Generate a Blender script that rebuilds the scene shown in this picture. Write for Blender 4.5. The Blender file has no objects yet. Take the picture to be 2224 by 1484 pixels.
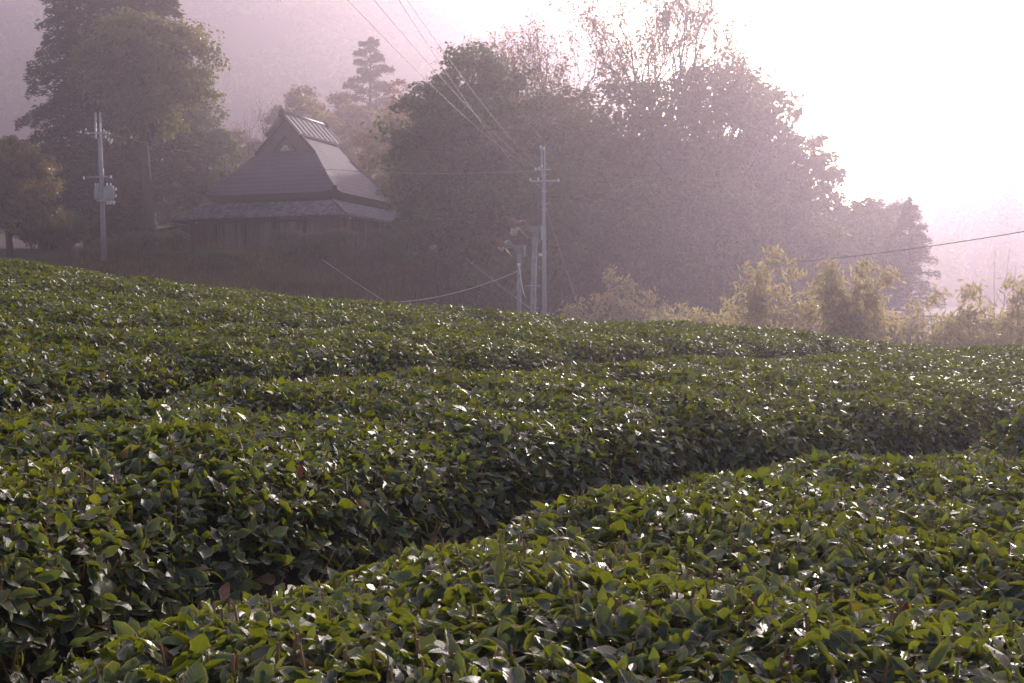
import bpy, math, random
import numpy as np
from mathutils import Vector, Matrix

D = bpy.data
SC = bpy.context.scene
COL = SC.collection

# ------------------------------------------------------------------ camera
cam = D.cameras.new('camera')
cam.sensor_width = 36.0
cam.lens = 50.0
cam.clip_start = 0.05
cam.clip_end = 3000
cam_o = D.objects.new('camera', cam)
COL.objects.link(cam_o)
cam_o.location = (0, 0, 0)
cam_o.rotation_euler = (math.radians(90), 0, 0)
SC.camera = cam_o
cam.dof.use_dof = True
cam.dof.focus_distance = 4.8
cam.dof.aperture_fstop = 22.0

# ------------------------------------------------------------------ sky, sun
SUN_AZ, SUN_EL = math.radians(21), math.radians(16)
W = D.worlds.new('World'); SC.world = W; W.use_nodes = True
nt = W.node_tree
bg = nt.nodes['Background']
sky = nt.nodes.new('ShaderNodeTexSky')
sky.sky_type = 'NISHITA'
sky.sun_disc = False
sky.sun_elevation = SUN_EL
sky.sun_rotation = SUN_AZ
sky.air_density = 1.0
sky.dust_density = 4.0
sky.ozone_density = 1.0
nt.links.new(sky.outputs[0], bg.inputs[0])
bg.inputs[1].default_value = 0.14
sd = Vector((math.sin(SUN_AZ)*math.cos(SUN_EL), math.cos(SUN_AZ)*math.cos(SUN_EL), math.sin(SUN_EL)))
sl = D.lights.new('sun', 'SUN'); sl.energy = 4.4; sl.angle = math.radians(0.6); sl.color = (1.0, 0.93, 0.87)
so = D.objects.new('sun', sl); COL.objects.link(so)
so.rotation_euler = sd.to_track_quat('Z', 'Y').to_euler()
so.location = sd*200

# ------------------------------------------------------------------ exposure, render
SC.view_settings.view_transform = 'Standard'
SC.view_settings.look = 'None'
SC.view_settings.exposure = 1.0
SC.view_settings.gamma = 1.0
HAZE_DENSITY = 0.0016
HAZE_COLOR = (0.95, 0.79, 1.0)
HAZE_G = 0.69
cy = SC.cycles
cy.use_denoising = True
cy.denoising_input_passes = 'RGB_ALBEDO_NORMAL'
cy.max_bounces = 6; cy.diffuse_bounces = 3; cy.glossy_bounces = 2
cy.transmission_bounces = 4; cy.volume_bounces = 0; cy.transparent_max_bounces = 6
cy.caustics_reflective = False; cy.caustics_refractive = False
cy.sample_clamp_indirect = 4.0

F = 3089.0                       # focal length in photograph pixels
def at(px, py, y):               # a point at distance y whose bearing is that of a photograph pixel
    return ((px-1112)/F*y, y, (742-py)/F*y)

# ------------------------------------------------------------------ terrain
def sstep(a, b, t):
    t = np.clip((np.asarray(t, float)-a)/(b-a), 0, 1)
    return t*t*(3-2*t)
ZE_X = [-12, -5.4, -4.33, -3.46, -2.49, -1.32, .33, 1.88, 3.83, 5.4, 12]
ZE_Z = [1.40, .84, .70, .583, .471, .398, .2525, .165, .0, -.063, -.25]
def hedge_top(x, y):             # plucking-table height of the tea field
    x = np.asarray(x, float); y = np.asarray(y, float)
    base = -.658+.064*y-.083*x
    a = x/np.maximum(y, 1.0)
    yy = np.clip(y, 0, 15)
    end = np.interp(x*15/np.maximum(yy, 4), ZE_X, ZE_Z)
    pl15 = -.658+.064*15-.083*(x*15/np.maximum(yy, 4))
    w = sstep(6.5, 15, y)
    z = base+w*(end-pl15)+.01*w
    z = np.where(y > 14, z-.022*(y-14)**2, z)
    return z
HEDGE_H = 0.80
LP_Y = [40, 55, 70, 90, 93, 120, 138, 200, 300, 400, 520, 580, 660]
LP_Z = [-2.6, -.4, 1.9, 5.5, 6.1, 6.4, 9, 16, 34, 76, 134, 142, 142]
RP_Y = [40, 60, 85, 110, 140, 200, 330, 400]
RP_Z = [-3.0, -1.8, .2, 1.5, 3, 6, 9, 9]
def ground(x, y):
    x = np.asarray(x, float); y = np.asarray(y, float)
    near = hedge_top(x, np.minimum(y, 20))-HEDGE_H-.35*np.clip(y-20, 0, 8)*.5
    a = x/np.maximum(y, 1.0)
    L = np.interp(y, LP_Y, LP_Z); R = np.interp(y, RP_Y, RP_Z)
    w_near = sstep(4, -7, x)
    w_far = sstep(.17, .02, a)
    wf = sstep(118, 150, y)
    w = w_near*(1-wf)+w_far*wf
    far = R+(L-R)*w
    far = far+sstep(170, 330, y)*np.interp(a, [.19, .24, .30, .37, .5], [0, 9, 25, 42, 56])
    far = far+.35*np.sin(x*.21+1.3)*np.sin(y*.17)*sstep(40, 60, y)*(1-sstep(90, 93, y)*(1-sstep(119, 124, y)))
    t = sstep(22, 40, y)
    return near*(1-t)+far*t
def gz(x, y): return float(ground(x, y))

# ------------------------------------------------------------------ object helpers
def link(name, data, parent=None):
    o = D.objects.new(name, data); COL.objects.link(o)
    if parent is not None: o.parent = parent
    return o
def tag(o, label=None, cat=None, group=None, kind=None):
    if label: o['label'] = label
    if cat: o['category'] = cat
    if group: o['group'] = group
    if kind: o['kind'] = kind
    return o
def thing(name, label, cat, loc=(0, 0, 0), rz=0, group=None):
    o = link(name, None); o.location = loc; o.rotation_euler = (0, 0, rz)
    return tag(o, label, cat, group)
def np_mesh(name, V, Fs, mat, attrs=None, uv=None, smooth=True):
    """V (n,3); Fs: list of int arrays (m,k)"""
    V = np.asarray(V, np.float32)
    me = D.meshes.new(name)
    me.vertices.add(len(V)); me.vertices.foreach_set('co', V.ravel())
    Fs = [np.asarray(f, np.int32) for f in Fs if len(f)]
    nl = sum(f.size for f in Fs); npoly = sum(len(f) for f in Fs)
    me.loops.add(nl); me.polygons.add(npoly)
    li = np.concatenate([f.ravel() for f in Fs]).astype(np.int32)
    tot = np.concatenate([np.full(len(f), f.shape[1], np.int32) for f in Fs])
    st = np.zeros(npoly, np.int32); st[1:] = np.cumsum(tot)[:-1]
    me.loops.foreach_set('vertex_index', li)
    me.polygons.foreach_set('loop_start', st)
    try: me.polygons.foreach_set('loop_total', tot)
    except Exception: pass
    me.polygons.foreach_set('use_smooth', np.full(npoly, smooth, bool))
    if attrs:
        for k, v in attrs.items():
            at_ = me.attributes.new(k, 'FLOAT', 'POINT')
            at_.data.foreach_set('value', np.asarray(v, np.float32))
    if uv is not None:
        ul = me.uv_layers.new(name='UVMap')
        ul.data.foreach_set('uv', np.asarray(uv, np.float32)[li].ravel())
    me.update(calc_edges=True)
    if mat is not None: me.materials.append(mat)
    return me

class MB:                        # small mesh builder
    def __init__(s): s.v = []; s.f = []
    def add(s, v, f):
        n = len(s.v); s.v += [tuple(p) for p in v]; s.f += [tuple(i+n for i in q) for q in f]; return s
    def box(s, x0, x1, y0, y1, z0, z1, M=None):
        v = [Vector((x, y, z)) for z in (z0, z1) for y in (y0, y1) for x in (x0, x1)]
        if M is not None: v = [M @ p for p in v]
        return s.add(v, [(0, 2, 3, 1), (4, 5, 7, 6), (0, 1, 5, 4), (2, 6, 7, 3), (0, 4, 6, 2), (1, 3, 7, 5)])
    def beam(s, a, b, w, h):     # rectangular beam from a to b
        a = Vector(a); b = Vector(b); d = b-a
        q = d.to_track_quat('X', 'Z').to_matrix().to_4x4()
        return s.box(0, d.length, -w/2, w/2, -h/2, h/2, Matrix.Translation(a) @ q)
    def tube(s, pts, rad, n=6, caps=True):
        pts = [Vector(p) for p in pts]
        if not hasattr(rad, '__len__'): rad = [rad]*len(pts)
        base = len(s.v); prev = None
        for i, p in enumerate(pts):
            t = (pts[min(i+1, len(pts)-1)]-pts[max(i-1, 0)])
            if t.length < 1e-9: t = Vector((0, 0, 1))
            t.normalize()
            if prev is None:
                up = Vector((0, 0, 1)) if abs(t.z) < .9 else Vector((1, 0, 0))
                n1 = t.cross(up).normalized()
            else:
                n1 = (prev-t*prev.dot(t)).normalized()
            prev = n1; n2 = t.cross(n1)
            for k in range(n):
                a = 2*math.pi*k/n
                s.v.append(tuple(p+(n1*math.cos(a)+n2*math.sin(a))*rad[i]))
        for i in range(len(pts)-1):
            for k in range(n):
                a = base+i*n+k; b = base+i*n+(k+1) % n
                s.f.append((a, b, b+n, a+n))
        if caps:
            s.f.append(tuple(base+k for k in reversed(range(n))))
            e = base+(len(pts)-1)*n
            s.f.append(tuple(e+k for k in range(n)))
        return s
    def build(s, name, mat, parent=None, smooth=False, bevel=0):
        me = D.meshes.new(name); me.from_pydata(s.v, [], s.f)
        if smooth: me.polygons.foreach_set('use_smooth', [True]*len(me.polygons))
        me.update(); me.materials.append(mat)
        o = link(name, me, parent)
        if bevel:
            b = o.modifiers.new('bevel', 'BEVEL'); b.width = bevel; b.segments = 2; b.limit_method = 'ANGLE'
        return o

# ------------------------------------------------------------------ materials
def new_mat(name):
    m = D.materials.new(name); m.use_nodes = True
    t = m.node_tree; t.nodes.clear()
    out = t.nodes.new('ShaderNodeOutputMaterial')
    return m, t, out
def N(t, typ, **kw):
    n = t.nodes.new(typ)
    for k, v in kw.items(): setattr(n, k, v)
    return n
def ramp(t, stops):
    r = t.nodes.new('ShaderNodeValToRGB')
    el = r.color_ramp.elements
    while len(el) < len(stops): el.new(.5)
    for e, (p, c) in zip(el, stops):
        e.position = p; e.color = (*c, 1)
    return r
def plain(name, c1, c2, scale=3.0, rough=.7, detail=5, stretch=(1, 1, 1), bump=.0, metal=0, spec=.4, coord='Object'):
    m, t, out = new_mat(name)
    b = N(t, 'ShaderNodeBsdfPrincipled')
    tc = N(t, 'ShaderNodeTexCoord'); mp = N(t, 'ShaderNodeMapping')
    mp.inputs['Scale'].default_value = stretch
    no = N(t, 'ShaderNodeTexNoise'); no.inputs['Scale'].default_value = scale; no.inputs['Detail'].default_value = detail
    t.links.new(tc.outputs[coord], mp.inputs[0]); t.links.new(mp.outputs[0], no.inputs[0])
    r = ramp(t, [(.3, c1), (.7, c2)])
    t.links.new(no.outputs[0], r.inputs[0]); t.links.new(r.outputs[0], b.inputs['Base Color'])
    b.inputs['Roughness'].default_value = rough; b.inputs['Metallic'].default_value = metal
    b.inputs['Specular IOR Level'].default_value = spec
    if bump:
        bp = N(t, 'ShaderNodeBump'); bp.inputs['Strength'].default_value = bump; bp.inputs['Distance'].default_value = .02
        t.links.new(no.outputs[0], bp.inputs['Height']); t.links.new(bp.outputs[0], b.inputs['Normal'])
    t.links.new(b.outputs[0], out.inputs[0])
    return m
def foliage(name, stops, trans, tfac=.35, rough=.5, spec=.3):
    """leaf faces: colour by the per-leaf attribute rnd, light passing through"""
    m, t, out = new_mat(name)
    a = N(t, 'ShaderNodeAttribute', attribute_name='rnd')
    r = ramp(t, stops); t.links.new(a.outputs['Fac'], r.inputs[0])
    b = N(t, 'ShaderNodeBsdfPrincipled'); b.inputs['Roughness'].default_value = rough
    b.inputs['Specular IOR Level'].default_value = spec
    t.links.new(r.outputs[0], b.inputs['Base Color'])
    tr = N(t, 'ShaderNodeBsdfTranslucent')
    mx = N(t, 'ShaderNodeMix', data_type='RGBA'); mx.inputs[0].default_value = .6
    t.links.new(r.outputs[0], mx.inputs[6]); mx.inputs[7].default_value = (*trans, 1)
    t.links.new(mx.outputs[2], tr.inputs[0])
    ms = N(t, 'ShaderNodeMixShader'); ms.inputs[0].default_value = tfac
    t.links.new(b.outputs[0], ms.inputs[1]); t.links.new(tr.outputs[0], ms.inputs[2])
    t.links.new(ms.outputs[0], out.inputs[0])
    return m
def tea_mat(name, per_object):
    m, t, out = new_mat(name)
    if per_object:
        rnd = N(t, 'ShaderNodeObjectInfo').outputs['Random']
    else:
        rnd = N(t, 'ShaderNodeAttribute', attribute_name='rnd').outputs['Fac']
    uvn = N(t, 'ShaderNodeUVMap'); sep = N(t, 'ShaderNodeSeparateXYZ'); t.links.new(uvn.outputs[0], sep.inputs[0])
    body = ramp(t, [(0, (.008, .020, .007)), (.5, (.014, .034, .009)), (.74, (.046, .078, .012)), (.86, (.12, .14, .015)), (.965, (.17, .20, .02)), (.982, (.24, .10, .015)), (1, (.19, .028, .015))])
    t.links.new(rnd, body.inputs[0])
    # noise blotches
    tc = N(t, 'ShaderNodeTexCoord'); no = N(t, 'ShaderNodeTexNoise'); no.inputs['Scale'].default_value = 60; no.inputs['Detail'].default_value = 3
    t.links.new(tc.outputs['Object'], no.inputs[0])
    # |v| from the centre line
    s1 = N(t, 'ShaderNodeMath', operation='SUBTRACT'); t.links.new(sep.outputs[1], s1.inputs[0]); s1.inputs[1].default_value = .5
    ab = N(t, 'ShaderNodeMath', operation='ABSOLUTE'); t.links.new(s1.outputs[0], ab.inputs[0])
    # browned leaf margin, with the backlit edge glow put into its colour
    nm = N(t, 'ShaderNodeMath', operation='MULTIPLY_ADD'); t.links.new(no.outputs[0], nm.inputs[0]); nm.inputs[1].default_value = .10; t.links.new(ab.outputs[0], nm.inputs[2])
    rim = N(t, 'ShaderNodeMapRange'); t.links.new(nm.outputs[0], rim.inputs[0]); rim.inputs[1].default_value = .45; rim.inputs[2].default_value = .51
    rimf = N(t, 'ShaderNodeMath', operation='MULTIPLY'); t.links.new(rim.outputs[0], rimf.inputs[0]); rimf.inputs[1].default_value = .85
    mx = N(t, 'ShaderNodeMix', data_type='RGBA'); t.links.new(rimf.outputs[0], mx.inputs[0]); t.links.new(body.outputs[0], mx.inputs[6]); mx.inputs[7].default_value = (.30, .19, .03, 1)
    # cut tips: uv.x > .97
    cut = N(t, 'ShaderNodeMapRange'); t.links.new(sep.outputs[0], cut.inputs[0]); cut.inputs[1].default_value = 1.02; cut.inputs[2].default_value = 1.08
    mx2 = N(t, 'ShaderNodeMix', data_type='RGBA'); t.links.new(cut.outputs[0], mx2.inputs[0]); t.links.new(mx.outputs[2], mx2.inputs[6]); mx2.inputs[7].default_value = (.30, .13, .03, 1)
    # midrib
    mr = N(t, 'ShaderNodeMapRange'); t.links.new(ab.outputs[0], mr.inputs[0]); mr.inputs[1].default_value = .035; mr.inputs[2].default_value = .0
    mrf = N(t, 'ShaderNodeMath', operation='MULTIPLY'); t.links.new(mr.outputs[0], mrf.inputs[0]); mrf.inputs[1].default_value = .45
    mx3 = N(t, 'ShaderNodeMix', data_type='RGBA'); t.links.new(mrf.outputs[0], mx3.inputs[0]); t.links.new(mx2.outputs[2], mx3.inputs[6]); mx3.inputs[7].default_value = (.12, .17, .05, 1)
    # veins + wavy blade as relief
    vv = N(t, 'ShaderNodeMath', operation='MULTIPLY_ADD'); t.links.new(ab.outputs[0], vv.inputs[0]); vv.inputs[1].default_value = -.55; t.links.new(sep.outputs[0], vv.inputs[2])
    vs = N(t, 'ShaderNodeMath', operation='MULTIPLY'); t.links.new(vv.outputs[0], vs.inputs[0]); vs.inputs[1].default_value = 52.0
    sn = N(t, 'ShaderNodeMath', operation='SINE'); t.links.new(vs.outputs[0], sn.inputs[0])
    hh = N(t, 'ShaderNodeMath', operation='MULTIPLY_ADD'); t.links.new(no.outputs[0], hh.inputs[0]); hh.inputs[1].default_value = 1.6
    sv = N(t, 'ShaderNodeMath', operation='MULTIPLY'); t.links.new(sn.outputs[0], sv.inputs[0]); sv.inputs[1].default_value = .25
    t.links.new(sv.outputs[0], hh.inputs[2])
    bp = N(t, 'ShaderNodeBump'); bp.inputs['Strength'].default_value = .5; bp.inputs['Distance'].default_value = .004
    t.links.new(hh.outputs[0], bp.inputs['Height'])
    b = N(t, 'ShaderNodeBsdfPrincipled'); t.links.new(mx3.outputs[2], b.inputs['Base Color'])
    rr = N(t, 'ShaderNodeMapRange'); t.links.new(rnd, rr.inputs[0]); rr.inputs[3].default_value = .38; rr.inputs[4].default_value = .58
    t.links.new(rr.outputs[0], b.inputs['Roughness']); b.inputs['Specular IOR Level'].default_value = 1.0
    t.links.new(bp.outputs[0], b.inputs['Normal'])
    tr = N(t, 'ShaderNodeBsdfTranslucent')
    tm = N(t, 'ShaderNodeMix', data_type='RGBA'); tm.inputs[0].default_value = .55
    t.links.new(mx3.outputs[2], tm.inputs[6]); tm.inputs[7].default_value = (.26, .29, .012, 1)
    t.links.new(tm.outputs[2], tr.inputs[0])
    ms = N(t, 'ShaderNodeMixShader'); ms.inputs[0].default_value = .38
    t.links.new(b.outputs[0], ms.inputs[1]); t.links.new(tr.outputs[0], ms.inputs[2])
    t.links.new(ms.outputs[0], out.inputs[0])
    return m

M = {}
M['tea'] = tea_mat('tea leaf', False)
M['tea_one'] = tea_mat('tea leaf single', True)
M['red_leaf'] = plain('dead red leaf', (.20, .02, .012), (.30, .05, .015), 30, .5)
M['twig'] = plain('tea twig', (.15, .065, .025), (.30, .14, .06), 40, .7)
M['cut'] = plain('cut wood', (.32, .19, .09), (.42, .26, .13), 60, .7)
M['core'] = plain('twig and shade core', (.012, .011, .007), (.03, .024, .014), 30, .9, bump=.6)
M['bark'] = plain('bark', (.03, .024, .02), (.07, .055, .045), 4, .9, stretch=(3, 3, .6), bump=.5)
M['bark_pale'] = plain('pale bark', (.13, .10, .085), (.22, .18, .15), 4, .9, stretch=(3, 3, .6), bump=.5)
M['dark_leaf'] = foliage('evergreen leaf', [(0, (.030, .055, .022)), (.6, (.055, .09, .030)), (1, (.10, .13, .04))], (.18, .22, .04), .32)
M['mid_leaf'] = foliage('broadleaf', [(0, (.05, .075, .022)), (.6, (.09, .115, .034)), (1, (.17, .16, .045))], (.30, .27, .06), .40)
M['gold_leaf'] = foliage('autumn leaf', [(0, (.07, .08, .02)), (.5, (.14, .13, .03)), (1, (.28, .17, .035))], (.40, .28, .06), .42)
M['cedar'] = foliage('cedar spray', [(0, (.020, .038, .018)), (.6, (.036, .06, .023)), (1, (.07, .085, .028))], (.13, .14, .03), .25)
M['pine'] = foliage('pine needle', [(0, (.03, .05, .02)), (.7, (.06, .085, .03)), (.93, (.10, .11, .03)), (1, (.30, .08, .03))], (.16, .17, .04), .25)
M['red_fol'] = foliage('maple leaf', [(0, (.20, .07, .035)), (1, (.28, .13, .06))], (.36, .15, .06), .35)
M['bamboo_leaf'] = foliage('bamboo leaf', [(0, (.12, .12, .04)), (.5, (.22, .20, .07)), (.85, (.34, .27, .11)), (1, (.42, .27, .12))], (.62, .50, .18), .5, rough=.45)
M['culm'] = plain('bamboo culm', (.16, .11, .045), (.26, .19, .08), 6, .5)
M['grass_dry'] = foliage('dry grass', [(0, (.05, .035, .018)), (.5, (.11, .065, .03)), (.85, (.17, .085, .035)), (1, (.07, .085, .025))], (.2, .13, .05), .25, rough=.8)
M['shrub'] = foliage('clipped shrub leaf', [(0, (.045, .065, .028)), (.7, (.08, .11, .04)), (1, (.13, .15, .05))], (.18, .20, .05), .30)
M['roof'] = plain('painted roof sheet', (.12, .090, .114), (.165, .125, .157), .9, .75, stretch=(1, 1, .35), spec=.2)
M['ridge'] = plain('ridge sheet', (.17, .135, .155), (.23, .185, .205), 1.0, .6, spec=.3)
M['edge'] = plain('thatch edge', (.035, .026, .024), (.06, .045, .04), 8, .9)
M['wood'] = plain('old board', (.085, .055, .045), (.15, .10, .08), 5, .85, stretch=(6, 6, .5), bump=.3)
M['wood2'] = plain('grey board', (.14, .105, .095), (.22, .175, .155), 5, .85, stretch=(6, 6, .5), bump=.3)
M['wood_red'] = plain('orange board', (.20, .075, .035), (.28, .11, .05), 5, .8, stretch=(6, 6, .5))
M['plaster'] = plain('white plaster', (.62, .58, .56), (.74, .70, .68), 6, .8)
M['black'] = plain('flat black', (.02, .017, .017), (.035, .03, .03), 5, .9)
M['stone'] = plain('foundation stone', (.20, .17, .155), (.33, .29, .27), 3, .9, bump=.5)
M['old_stone'] = plain('dark step stone', (.05, .045, .04), (.11, .10, .085), 4, .95, bump=.5)  # darker stone tone for the steps
M['concrete'] = plain('pole concrete', (.23, .215, .215), (.33, .31, .31), 3, .8, stretch=(1, 1, .3), bump=.2)
M['concrete_dk'] = plain('weathered fan pole', (.15, .14, .14), (.25, .235, .23), 7, .8, bump=.3)
M['galv'] = plain('galvanised steel', (.28, .27, .28), (.40, .385, .39), 9, .5, metal=.3)
M['porcelain'] = plain('porcelain', (.66, .64, .62), (.78, .76, .74), 5, .25)
M['grey_paint'] = plain('grey machine paint', (.11, .11, .12), (.17, .165, .175), 8, .5)
M['trafo'] = plain('transformer paint', (.30, .29, .305), (.38, .37, .385), 4, .5)
M['blade_white'] = plain('cream fan blade', (.60, .50, .42), (.70, .60, .50), 4, .45)
M['blade_brown'] = plain('amber fan blade', (.20, .105, .04), (.28, .15, .06), 4, .45)
M['wire'] = plain('bare wire', (.17, .155, .15), (.24, .22, .21), 5, .65)
M['wire_dk'] = plain('black cable', (.03, .026, .026), (.05, .045, .045), 5, .6)
M['rope'] = plain('white cable', (.52, .48, .45), (.62, .58, .55), 5, .6)

def tile_mat():
    m = plain('roof tile', (.12, .11, .12), (.24, .22, .235), 4, .38, bump=.15)
    t = m.node_tree; b = next(n for n in t.nodes if n.type == 'BSDF_PRINCIPLED'); src = b.inputs['Base Color'].links[0].from_socket
    oi = N(t, 'ShaderNodeObjectInfo'); mr = N(t, 'ShaderNodeMapRange'); t.links.new(oi.outputs['Random'], mr.inputs[0]); mr.inputs[3].default_value = .55; mr.inputs[4].default_value = 1.5
    mx = N(t, 'ShaderNodeVectorMath', operation='SCALE'); t.links.new(src, mx.inputs[0]); t.links.new(mr.outputs[0], mx.inputs['Scale'])
    t.links.new(mx.outputs[0], b.inputs['Base Color']); return m
M['tile'] = tile_mat()
def roof_courses(m):
    t = m.node_tree; b = next(n for n in t.nodes if n.type == 'BSDF_PRINCIPLED'); src = b.inputs['Base Color'].links[0].from_socket
    tc = N(t, 'ShaderNodeTexCoord'); w = N(t, 'ShaderNodeTexWave', wave_type='BANDS', bands_direction='Z', wave_profile='SAW')
    w.inputs['Scale'].default_value = .9; w.inputs['Distortion'].default_value = .25; w.inputs['Detail'].default_value = 2
    t.links.new(tc.outputs['Object'], w.inputs[0])
    bp = N(t, 'ShaderNodeBump'); bp.inputs['Strength'].default_value = .9; bp.inputs['Distance'].default_value = .05
    t.links.new(w.outputs['Fac'], bp.inputs['Height']); t.links.new(bp.outputs[0], b.inputs['Normal'])
    mr = N(t, 'ShaderNodeMapRange'); t.links.new(w.outputs['Fac'], mr.inputs[0]); mr.inputs[3].default_value = 1.12; mr.inputs[4].default_value = .86
    mx = N(t, 'ShaderNodeVectorMath', operation='SCALE'); t.links.new(src, mx.inputs[0]); t.links.new(mr.outputs[0], mx.inputs['Scale'])
    t.links.new(mx.outputs[0], b.inputs['Base Color'])
roof_courses(M['roof'])
def ground_mat():
    m, t, out = new_mat('ground cover')
    geo = N(t, 'ShaderNodeNewGeometry')
    n1 = N(t, 'ShaderNodeTexNoise'); n1.inputs['Scale'].default_value = .35; n1.inputs['Detail'].default_value = 8
    n2 = N(t, 'ShaderNodeTexNoise'); n2.inputs['Scale'].default_value = 7; n2.inputs['Detail'].default_value = 6
    t.links.new(geo.outputs['Position'], n1.inputs[0]); t.links.new(geo.outputs['Position'], n2.inputs[0])
    r1 = ramp(t, [(.3, (.05, .035, .022)), (.5, (.085, .05, .028)), (.62, (.06, .055, .022)), (.75, (.045, .05, .02))])
    t.links.new(n1.outputs[0], r1.inputs[0])
    r2 = ramp(t, [(.3, (.35, .33, .3)), (.7, (1, 1, 1))]); t.links.new(n2.outputs[0], r2.inputs[0])
    mx = N(t, 'ShaderNodeMix', data_type='RGBA', blend_type='MULTIPLY'); mx.inputs[0].default_value = .8
    t.links.new(r1.outputs[0], mx.inputs[6]); t.links.new(r2.outputs[0], mx.inputs[7])
    b = N(t, 'ShaderNodeBsdfPrincipled'); b.inputs['Roughness'].default_value = .95; b.inputs['Specular IOR Level'].default_value = .1
    t.links.new(mx.outputs[2], b.inputs['Base Color'])
    bp = N(t, 'ShaderNodeBump'); bp.inputs['Strength'].default_value = .8; bp.inputs['Distance'].default_value = .08
    t.links.new(n2.outputs[0], bp.inputs['Height']); t.links.new(bp.outputs[0], b.inputs['Normal'])
    t.links.new(b.outputs[0], out.inputs[0])
    return m
M['ground'] = ground_mat()

# ------------------------------------------------------------------ ground sheet (near field, bank, terrace, hills in one)
def build_ground():
    ty = np.linspace(0, 1, 200)
    ys = -14+ (ty*.30+ty**2.4*.70)*660
    tx = np.linspace(-1, 1, 181)
    xs = np.sign(tx)*(np.abs(tx)*.16+np.abs(tx)**2.3*.84)*410
    X, Y = np.meshgrid(xs, ys)
    Z = ground(X, Y)
    V = np.stack([X, Y, Z], -1).reshape(-1, 3)
    ny, nx = X.shape
    i = np.arange(ny-1)[:, None]*nx+np.arange(nx-1)[None]
    Q = np.stack([i, i+1, i+nx+1, i+nx], -1).reshape(-1, 4)
    o = link('ground', np_mesh('ground', V, [Q], M['ground'])); tag(o, kind='structure')
build_ground()

# ------------------------------------------------------------------ haze: even, closed, round everything; the sky stays outside
def build_haze():
    m = D.materials.new('morning haze'); m.use_nodes = True
    t = m.node_tree; t.nodes.clear()
    out = t.nodes.new('ShaderNodeOutputMaterial')
    v = t.nodes.new('ShaderNodeVolumePrincipled')
    v.inputs['Color'].default_value = (*HAZE_COLOR, 1)
    v.inputs['Density'].default_value = HAZE_DENSITY
    v.inputs['Anisotropy'].default_value = HAZE_G
    t.links.new(v.outputs[0], out.inputs['Volume'])
    o = MB().box(-420, 420, -24, 656, -22, 164).build('haze', m)
    tag(o, kind='stuff')
build_haze()

# ------------------------------------------------------------------ tea rows
EA = ([-2, 0, 2, 2.84, 3.41, 3.97, 4.76, 5.4, 5.94, 8, 10, 14, 20], [-2.0, -1.32, -.61, -.27, 0, .37, .91, 1.47, 2.05, 4.3, 6.4, 10.6, 17])
EB = ([-2, 2, 4.59, 5.44, 6.21, 8.24, 10, 12, 16, 20], [-4.0, -2.6, -1.65, -1.34, -1.13, -.03, 1.1, 2.5, 5.5, 8.6])
EC = ([-2, 4, 7.26, 9.21, 10.66, 14, 18, 20], [-6.0, -3.95, -2.61, -1.97, -1.25, .6, 3.0, 4.3])
def smooth_interp(tab):
    yy = np.linspace(-2, 20, 221); xx = np.interp(yy, tab[0], tab[1])
    k = np.hanning(25); k /= k.sum()
    pad = np.concatenate([xx[0]+(np.arange(-12, 0))*(xx[1]-xx[0]), xx, xx[-1]+np.arange(1, 13)*(xx[-1]-xx[-2])])
    xs = np.convolve(pad, k, 'valid')
    return lambda y: np.interp(y, yy, xs)
fA, fB, fC = smooth_interp(EA), smooth_interp(EB), smooth_interp(EC)
EDGES = [lambda y: fA(y)+2.75, fA, fB, fC] + [(lambda k: (lambda y: fC(y)-2.45*k))(k) for k in (1, 2, 3)]
GAP = [.5, .84, .60, .42, .50, .50, .50]

def leaf_template(nsec, curl, fold, cut, wave, seed):
    r = np.random.RandomState(seed)
    us = np.linspace(0, 1, nsec+2)[1:-1]
    end = .72 if cut else 1.0
    V = [(0, 0, 0)]; UV = [(0, .5)]
    for i, u in enumerate(us):
        x = u*end if not cut else (i+1)/nsec*end
        w = .20*(math.sin(math.pi*min(1, x**.88))**.95)*(1+.06*r.randn())
        zc = curl*x*x-.02*math.sin(x*6)
        for s in (-1, 0, 1):
            ww = wave*math.sin(x*9+s*2+seed)
            V.append((x-.02*abs(s), s*w, zc+fold*abs(s)*w+ww*abs(s))); UV.append((x, .5+.5*s))
    if cut:
        for k in (-1, -2, -3):
            UV[k] = (1.10, UV[k][1])
        V[-2] = (V[-2][0]-.05*r.rand(), V[-2][1], V[-2][2])
    T = [(0, 2, 1), (0, 3, 2)]
    for i in range(nsec-1):
        a = 1+3*i; b = a+3
        T += [(a, a+1, b+1), (a, b+1, b), (a+1, a+2, b+2), (a+1, b+2, b+1)]
    if not cut:
        V.append((1.0, 0, curl-.02)); UV.append((1, .5))
        e = 1+3*(nsec-1); k = len(V)-1
        T += [(e, e+1, k), (e+1, e+2, k)]
    return np.array(V, float), np.array(T), np.array(UV, float)
VAR = [(-.10, .25, 0, .02), (-.30, .35, 0, .035), (-.48, .30, 0, .03), (.10, .55, 0, .04), (-.18, .10, 0, .05), (-.05, .8, 0, .025), (.18, .35, 0, .03), (-.12, .3, 1, .03), (.12, .6, 1, .03), (-.3, .15, 1, .04)]
def templates(nsec): return [leaf_template(nsec, c, f, k, w, i) for i, (c, f, k, w) in enumerate(VAR)]
TPL_FINE, TPL_NEAR, TPL_FAR = templates(7), templates(3), templates(1)
FINE_MESH = [np_mesh('leaf', V, [T], M['tea_one'], uv=UV) for V, T, UV in TPL_FINE]

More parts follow.
